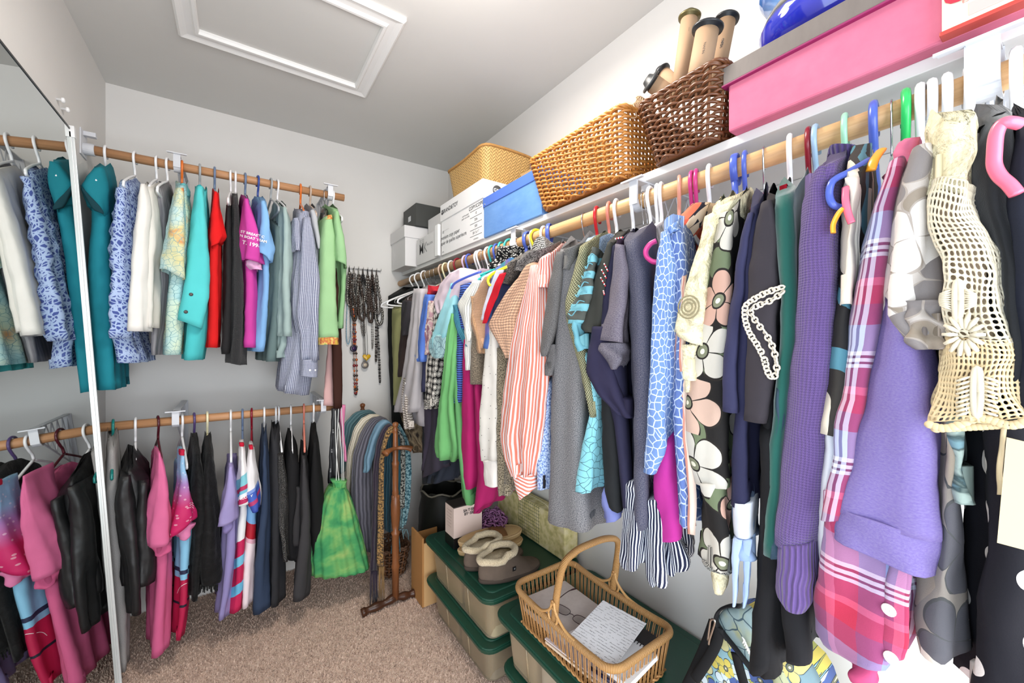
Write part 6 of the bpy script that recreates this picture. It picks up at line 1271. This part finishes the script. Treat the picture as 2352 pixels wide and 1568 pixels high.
# papers and glasses in the basket
def slabq(name, c, mat, label, cat, th, parts=None, rz=0, size=(.1, .1), tilt=(0, 0)):
    root = empty(name, c, label, cat); root.rotation_euler = (tilt[0], tilt[1], rz); bpy.context.view_layer.update(); M = root.matrix_world
    w, h = size; o = boxo('pages' if cat != 'paper' else 'sheet', (-w / 2, -h / 2, 0), (w / 2, h / 2, th), mat, None, .0006); o.parent = root; return root
def child(o, root): o.parent = root; return o
scr = T('handwritten_paper', .8); sv = scr.obj(); sx_, sy_, _ = scr.sep(sv); ln_ = scr.mth('FRACT', scr.mth('MULTIPLY', sx_, 1 / .0095)); wob_ = scr.noise(scr.vm('MULTIPLY', sv, (.35, 1., 1.)), 330., 3., .7); edge = scr.lt(scr.mth('ABSOLUTE', scr.mth('SUBTRACT', ln_, scr.mth('MULTIPLY_ADD', wob_, .8, .1))), .06)
gap = scr.lt(.47, scr.noise(sv, 70., 1.)); scr.col(scr.mix(scr.mth('MULTIPLY', edge, gap), (238, 238, 242), (96, 92, 100)))
bkpap = mottled((216, 206, 200), (196, 184, 178), 60., .8)
slabq('notebook', (.806, .892, ZB + .030), bkpap, 'thick worn notebook lying in the basket under the eyeglasses', 'book', .040, rz=.0, size=(.165, .185), tilt=(0, .03))
slabq('envelope', (.77, .745, ZB + .030), simple((214, 190, 164), .8), 'tan envelope under the papers in the basket', 'envelope', .006, rz=.1, size=(.13, .22))
slabq('envelope', (.745, .735, ZB + .040), simple((206, 190, 190), .8), 'greyish pink card at the basket front edge with a dark pen on it', 'card', .003, rz=.12, size=(.075, .24))
nb = slabq('notebook', (.795, .655, ZB + .062), simple((238, 238, 240), .8), 'white spiral-bound notepad in the right end of the basket', 'notepad', .012, rz=.10, size=(.13, .10), tilt=(.0, -.03))
hb = MB()
for k_ in range(12): hb.tube([Vector((.062 + .009 * math.cos(a * PI / 5), -.045 + .0082 * k_, .006 + .008 * math.sin(a * PI / 5))) for a in range(11)], .0012, 5)
child(hb.build('wire_binding', simple((40, 40, 44), .4, .5)), nb)
slabq('paper', (.800, .7175, ZB + .100), scr.m, 'square sheet of handwritten notes resting on top in the basket', 'paper', .0012, rz=.24, size=(.183, .130), tilt=(.05, -.03))
slabq('notebook', (.895, .680, ZB + .050), simple((44, 44, 50), .6), 'black notebook corner at the right end of the basket', 'book', .014, rz=.35, size=(.07, .09))
pc = MB().tube([Vector((.714, .96, ZB + .062)), Vector((.724, .86, ZB + .068))], .0045, 6).build('green_pencil', simple((24, 64, 44), .35)); tag(pc, 'dark green pencil with pale markings lying along the left inside of the basket', 'pencil')
pn = MB().tube([Vector((.722, .705, ZB + .047)), Vector((.734, .640, ZB + .047))], .0042, 8).build('pen', simple((36, 34, 70), .3)); tag(pn, 'dark blue pen lying on the card at the front of the basket', 'pen')
gl = empty('eyeglasses', (.806, .85, ZB + .075), 'dark thin-rimmed reading glasses lying on the worn notebook', 'glasses'); gm = simple((54, 30, 36), .3, .3); zg = ZB + .0785
def rr2(cx, cy, a, w=.026, h=.016, n=24): return [Vector((cx + math.cos(a) * w * math.copysign(abs(math.cos(t)) ** .7, math.cos(t)) - math.sin(a) * h * math.copysign(abs(math.sin(t)) ** .7, math.sin(t)), cy + math.sin(a) * w * math.copysign(abs(math.cos(t)) ** .7, math.cos(t)) + math.cos(a) * h * math.copysign(abs(math.sin(t)) ** .7, math.sin(t)), zg)) for t in [2 * PI * k / n for k in range(n + 1)]]
ga = -1.36; d_ = Vector((math.cos(ga), math.sin(ga), 0)); nrm_ = Vector((-d_.y, d_.x, 0)); gc = Vector((.783, .838, zg)); tl = T('lens_glass', .02); tl.b.inputs['Transmission Weight'].default_value = 1.; tl.b.inputs['IOR'].default_value = 1.1
for sg in (-1, 1):
    c_ = gc + d_ * sg * .034; L_2 = rr2(c_.x, c_.y, ga); MB().tube(L_2, .0009, 6).build('rim', gm, gl); MB().add([q + Vector((0, 0, .0004)) for q in L_2[:-1]] + [q - Vector((0, 0, .0004)) for q in L_2[:-1]], [tuple(range(24)), tuple(range(24, 48))[::-1]] + [(k, 24 + k, 24 + (k + 1) % 24, (k + 1) % 24) for k in range(24)]).build('lens', tl.m, gl, False)
    e_ = c_ + d_ * sg * .028; MB().tube(smooth_path([e_, e_ + d_ * sg * .003 + nrm_ * .01 + Vector((0, 0, .004)), e_ + nrm_ * .07 + Vector((0, 0, .008)), e_ + nrm_ * .105 + Vector((0, 0, .004)) - d_ * sg * .006], 5), [.0012] * 6 + [.0014] * 6 + [.0024] * 4, 6).build('temple', gm, gl)
MB().tube(smooth_path([gc - d_ * .009, gc + nrm_ * .004, gc + d_ * .009], 4), .0009, 6).build('bridge', gm, gl)
# slippers
def ell(cx, cy, L, W, z, ang, n=28, toe=1.25):
    P = []
    for k in range(n):
        t = 2 * PI * k / n; a = math.copysign(abs(math.cos(t)) ** .8, math.cos(t)) * L / 2; b = math.copysign(abs(math.sin(t)) ** .85, math.sin(t)) * W / 2 * (1 + .18 * math.cos(t) * toe - .12 * math.cos(2 * t)); P.append(Vector((cx + a * math.cos(ang) - b * math.sin(ang), cy + a * math.sin(ang) + b * math.cos(ang), z)))
    return P
def loft(rings, mat, name, par, cap=True):
    n = len(rings[0]); V = [q for r in rings for q in r]; F = [(i * n + k, i * n + (k + 1) % n, (i + 1) * n + (k + 1) % n, (i + 1) * n + k) for i in range(len(rings) - 1) for k in range(n)]
    if cap: F += [tuple(range(n))[::-1], tuple(range((len(rings) - 1) * n, len(rings) * n))]
    return obj(name, V, F, mat, par)
suede = mottled((112, 94, 80), (88, 74, 64), 30., .95, bump=.3); sher = T('sherpa_fleece', .95, sheen=.3); sfn = sher.noise(sher.obj(), 260., 3., .7); sher.col(sher.ramp(sfn, [(.3, (206, 176, 132)), (.6, (244, 222, 182))])); sher.bump(sfn, 1., .006); sher = sher.m
def bootie(cx, cy, ang, label):
    root = empty('slipper', (cx, cy, ZA), label, 'slipper', 'slippers on the farther green lid'); L, W = .245, .092; d = Vector((math.cos(ang), math.sin(ang), 0)); q = lambda f: (cx + d.x * f, cy + d.y * f)
    loft([ell(cx, cy, L * 1.0, W * 1.0, ZA + .003, ang), ell(cx, cy, L * 1.03, W * 1.05, ZA + .010, ang), ell(cx, cy, L * 1.02, W * 1.04, ZA + .018, ang)], simple((70, 56, 46), .9), 'sole', root)
    rings = []
    for t in [i / 12 for i in range(13)]:
        f = t ** .8; sh = -.052 * f; Lt = L * (1.0 - .47 * f ** 1.3); Wt = W * (1.04 - .28 * f); x, y = q(sh); R = ell(x, y, Lt, Wt, ZA + .018 + .062 * t, ang); rings.append([p + Vector((0, 0, -.020 * max(0, ((p - Vector((x, y, 0))).dot(d)) / (Lt / 2)) * math.sin(t * PI) * .6)) + noise.noise_vector(p * 30) * .0025 for p in R])
    loft(rings, suede, 'upper', root, False)
    x, y = q(-.052); R0 = ell(x, y, L * .56, W * .80, ZA + .082, ang); n = 28; R1 = [p + Vector((0, 0, .012 * (1 if (p - Vector((x, y, 0))).dot(d) > 0 else -.2))) for p in R0]
    mb = MB().tube([p + noise.noise_vector(p * 60) * .003 for p in R1] + [R1[0]], .0125, 10, False); mb.build('fleece_cuff', sher, root)
    loft([[p + Vector((0, 0, -.002)) for p in R0], ell(x, y, L * .50, W * .62, ZA + .04, ang)], sher, 'lining', root)
    return root
s1 = bootie(.820, 1.205, math.radians(-4), 'taupe suede slipper with cream fleece cuff, nearer of the pair, badge on side')
s2 = bootie(.815, 1.305, math.radians(-3), 'taupe suede slipper with cream fleece cuff, farther one of the pair')
bdg = boxo('badge', (0, 0, 0), (.014, .002, .014), simple((30, 28, 28), .5), None, .0003); bdg.location = (.800, 1.1565, ZA + .036); bdg.parent = s1; bdg.matrix_parent_inverse = s1.matrix_basis.inverted()
txt('4', .010, (.807, 1.1560, ZA + .0435), (1, 0, 0), (0, 0, 1), simple((230, 230, 230), .6), s1, off=.0004)
tan_ = mottled((214, 176, 122), (196, 156, 104), 20., .85, bump=.15)
for k_, (cx_, cy_, cz, lb) in enumerate(((.855, 1.395, ZA, 'lower'), (.858, 1.402, ZA + .034, 'upper'))):
    root = empty('house_slipper', (cx_, cy_, cz), f'tan flat slipper with brown strap behind the fleece-cuffed pair, {lb} one', 'slipper', 'slippers on the farther green lid'); ag = math.radians(-12 + 3 * k_)
    loft([ell(cx_, cy_, .27, .095, cz + .001, ag), ell(cx_, cy_, .276, .101, cz + .010, ag), ell(cx_, cy_, .272, .098, cz + .018, ag), ell(cx_, cy_, .255, .082, cz + .022, ag)], tan_, 'sole', root)
    MB().tube(ell(cx_, cy_, .272, .098, cz + .017, ag) + ell(cx_, cy_, .272, .098, cz + .017, ag)[:1], .0045, 8, False).build('welt', simple((206, 170, 120), .9), root)
    d = Vector((math.cos(ag), math.sin(ag), 0)); c = Vector((cx_, cy_, 0)) + d * .03; p_ = Vector((-d.y, d.x, 0)); V = []; 
    for i in range(2):
        for j in range(13): a = PI * j / 12; V.append(c + d * (-.022 + .05 * i) + p_ * math.cos(a) * .050 + Vector((0, 0, cz + .012 + .024 * math.sin(a))))
    stp = obj('strap', V, [(j, j + 1, 13 + j + 1, 13 + j) for j in range(12)], simple((134, 84, 40), .6), root); m_o = stp.modifiers.new('thick', 'SOLIDIFY'); m_o.thickness = .003
# perfume carton, dark base
pf_ = empty('perfume_box', (.79, 1.50, ZA), 'tall pink-white carton with black base standing at the far end of the green lid', 'box')
A_ = onz(1018, 1258, ZA); x0_, y0_ = .800, 1.70
PBX = [(.800, 1.655), (.93, 1.655), (.93, 1.745), (.800, 1.745)]
boxo('black_base', (.722, 1.465, ZA + .002), (.855, 1.547, ZA + .045), simple((22, 20, 20), .3), pf_, .001); boxo('carton', (.7225, 1.4655, ZA + .045), (.8545, 1.5465, ZA + .168), simple((222, 196, 184), .6), pf_, .001); boxo('top_flap', (.7225, 1.4655, ZA + .168), (.8545, 1.5465, ZA + .172), simple((60, 50, 46), .5), pf_, .001)
for s_, z_, x_ in (('SA·T·SIE', .148, .792), ('BY··SIE', .134, .792)): t_y(s_, .0155, x_, 1.465, ZA + z_, pf_, simple((50, 44, 44), .7), .0005)
for k_ in range(6): t_x('fine eau de toilette'[:20 - k_], .006, .722, 1.506, ZA + .150 - .013 * k_, pf_, simple((150, 120, 112), .8))
# purple ruffled bath puff
pp = MB(); pc_ = Vector((.920, 1.475, ZA + .060)); rp = random.Random(5)
for k_ in range(70):
    v = Vector((rp.gauss(0, 1), rp.gauss(0, 1), rp.gauss(0, 1))).normalized(); u_ = v.orthogonal().normalized(); w_ = v.cross(u_); a0 = rp.uniform(0, 6.28); u2 = u_ * math.cos(a0) + w_ * math.sin(a0); w2 = v.cross(u2)
    pts = [pc_ + v * (.045 + .012 * math.sin(t * 9 + k_)) + u2 * (t - .5) * .07 + w2 * .010 * math.sin(t * 12 + k_) for t in [i / 12 for i in range(13)]]; pp.tube(pts, .0042, 5, flat=.35)
tag(pp.build('bath_puff', satin((150, 92, 140))), 'purple ruffled net bath puff behind the slippers', 'puff')
# yellow garden-print bag against the wall
yb = T('garden_print_paper', .7); yo = yb.obj(); yx, yy_2, yz = yb.sep(yo); ynn = yb.noise(yo, 34., 3.); lat = yb.mth('MAXIMUM', yb.lt(yb.frac(yy_2, .014), .14), yb.lt(yb.frac(yz, .014), .14)); zone = yb.lt(yb.mth('ABSOLUTE', yb.mth('SUBTRACT', yy_2, 1.37)), .075)
yb.col(yb.mix(yb.mth('MULTIPLY', lat, zone), yb.ramp(ynn, [(.35, (190, 176, 110)), (.5, (218, 202, 136)), (.65, (230, 214, 164))]), (96, 104, 70)))
yg = empty('gift_bag', (1.08, 1.5, ZA), 'pale yellow garden-print gift bag standing against the right wall', 'bag')
boxo('bag_body', (1.03, 1.14, ZA + .001), (1.10, 1.62, ZA + .160), yb.m, yg, .006)
MB().tube(smooth_path([(1.04, 1.24, ZA + .160), (1.038, 1.26, ZA + .18), (1.036, 1.34, ZA + .186), (1.038, 1.40, ZA + .18), (1.04, 1.42, ZA + .160)], 4), .003, 6).build('handle', plain((196, 184, 140)), yg)
# tan tote, cardboard, dark bag, round basket near the corner
cbx = empty('cardboard_panel', (.70, 1.74, 0), 'open brown cardboard box standing between the scarf stand and the bins', 'box'); kb = mottled((190, 132, 72), (172, 116, 60), 5., .8)
boxo('left_panel', (.672, 1.675, .004), (.680, 1.81, .31), kb, cbx, .001); boxo('near_panel', (.680, 1.675, .004), (.76, 1.683, .285), simple((206, 158, 100), .8), cbx, .001); boxo('far_panel', (.68, 1.805, .004), (.80, 1.81, .28), kb, cbx, .001); boxo('base', (.68, 1.683, .004), (.80, 1.805, .01), kb, cbx, 0)
db = empty('laundry_bag', (.90, 1.95, 0), 'black vinyl bag slumped behind the bins in the corner', 'bag'); 
loft([[Vector((.90 + math.cos(a) * .125 * s, 1.95 + math.sin(a) * .125 * s, z * .74)) + noise.noise_vector(Vector((math.cos(a) * 2, math.sin(a) * 2, z * 6))) * .02 for a in [2 * PI * k / 40 for k in range(40)]] for z, s in ((.02, .9), (.1, 1.02), (.25, 1.08), (.40, 1.0), (.50, .92), (.545, .95))], satin((30, 30, 26)), 'bag_body', db, False)
MB().tube([Vector((.90 + math.cos(a * PI / 20) * .117, 1.95 + math.sin(a * PI / 20) * .117, .405 + .008 * math.sin(a))) for a in range(41)], .005, 8, False).build('rim', simple((120, 112, 96), .4), db)
wicker('wicker_basket', 'small dark round-cornered wicker basket on the carpet behind the scarf stand', (.60, 1.96), (.70, 2.10), .012, (.58, 1.94), (.72, 2.13), .15, .04, 9, 22, .005, [mottled((120, 84, 60), (80, 54, 38), 40., .6), brn[1]], .006, 2)
# floral rucksack lower right
fm = flowers((150, 196, 206), [(226, 206, 90), (210, 226, 230), (80, 104, 170), (220, 214, 150)], 26., .026, (40, 60, 90), .8, 5, (176, 180, 90)); fm2 = dye([(.35, (96, 118, 120)), (.5, (130, 150, 150)), (.65, (150, 150, 96))], 12., (60, 80, 90), 30.)
rc_ = empty('rucksack', (.80, .42, .03), 'blue floral rucksack with black straps and metal clip in the lower right', 'bag'); webm = plain((20, 20, 22))
XB = .80
def pxl(pts, X, dz=0.): return [onx(x, y, X + (d[0] if d else 0)) for x, y, *d in pts]
def pad(name, pts, X, th, mat, par, bul=.012):
    P = smooth_path([onx(x, y, X) for x, y in pts] + [onx(pts[0][0], pts[0][1], X)], 3)[:-1]; c = sum(P, Vector()) / len(P); n = len(P); V = []; 
    rings = [(1., th), (1.02, th * .5), (1., 0), (.92, -bul * .5), (.75, -bul * .8), (.45, -bul), (.1, -bul * 1.05)]
    for s_, dx in rings: V += [c + (q - c) * s_ + Vector((dx, 0, 0)) for q in P]
    F = [(i * n + k, i * n + (k + 1) % n, (i + 1) * n + (k + 1) % n, (i + 1) * n + k) for i in range(len(rings) - 1) for k in range(n)] + [tuple(range(n))[::-1], tuple(range((len(rings) - 1) * n, len(rings) * n))]
    return obj(name, V, F, mat, par, [(v.y, v.z) for v in V])
pad('main_pouch', [(1570, 1580), (1600, 1510), (1640, 1440), (1670, 1420), (1760, 1440), (1800, 1520), (1860, 1600), (1900, 1800), (1880, 2080), (1560, 2080), (1520, 1800)], .86, .12, fm, rc_, .02)
pad('flap', [(1648, 1418), (1664, 1398), (1690, 1394), (1715, 1402), (1735, 1440), (1740, 1500), (1730, 1545), (1690, 1490), (1655, 1440)], .80, .02, fm2, rc_, .008)
pad('side_pocket', [(1785, 1505), (1830, 1525), (1870, 1600), (1880, 1680), (1790, 1680), (1775, 1580)], .82, .04, flowers((120, 150, 160), [(226, 206, 120), (90, 110, 170), (200, 206, 160)], 20., .03, (50, 70, 90), .8), rc_, .015)
def web(pts, w, name='strap', m=webm): MB().tube(smooth_path([onx(x, y, X) for x, y, X in pts], 5), w, 8, flat=.3).build(name, m, rc_)
web([(1735, 1548, .79), (1700, 1500, .79), (1660, 1450, .79), (1645, 1425, .79), (1652, 1402, .79), (1675, 1391, .79), (1700, 1392, .79)], .009, 'flap_binding')
web([(1576, 1580, .80), (1600, 1530, .80), (1622, 1480, .80), (1640, 1430, .80)], .011); web([(1595, 1560, .785), (1625, 1515, .785), (1648, 1470, .785), (1650, 1440, .785)], .010); web([(1690, 1500, .785), (1700, 1540, .785), (1712, 1580, .785)], .010)
tr = MB(); 
for k_ in range(8): tr.tube([onx(1704 + k_ * 3.2, 1462 + k_ * 6, .782), onx(1710 + k_ * 2.6, 1470 + k_ * 6, .782), onx(1706 + k_ * 3.4, 1476 + k_ * 6, .782)], .0016, 5)
tr.build('zigzag_trim', simple((226, 226, 220), .7), rc_)
MB().tube(smooth_path([onx(x, y, .78) for x, y in ((1626, 1470), (1630, 1440), (1633, 1424), (1640, 1422), (1642, 1430), (1636, 1450), (1630, 1468), (1628, 1480))], 4), .0022, 8).build('metal_clip', simple((170, 160, 150), .25, 1.), rc_)
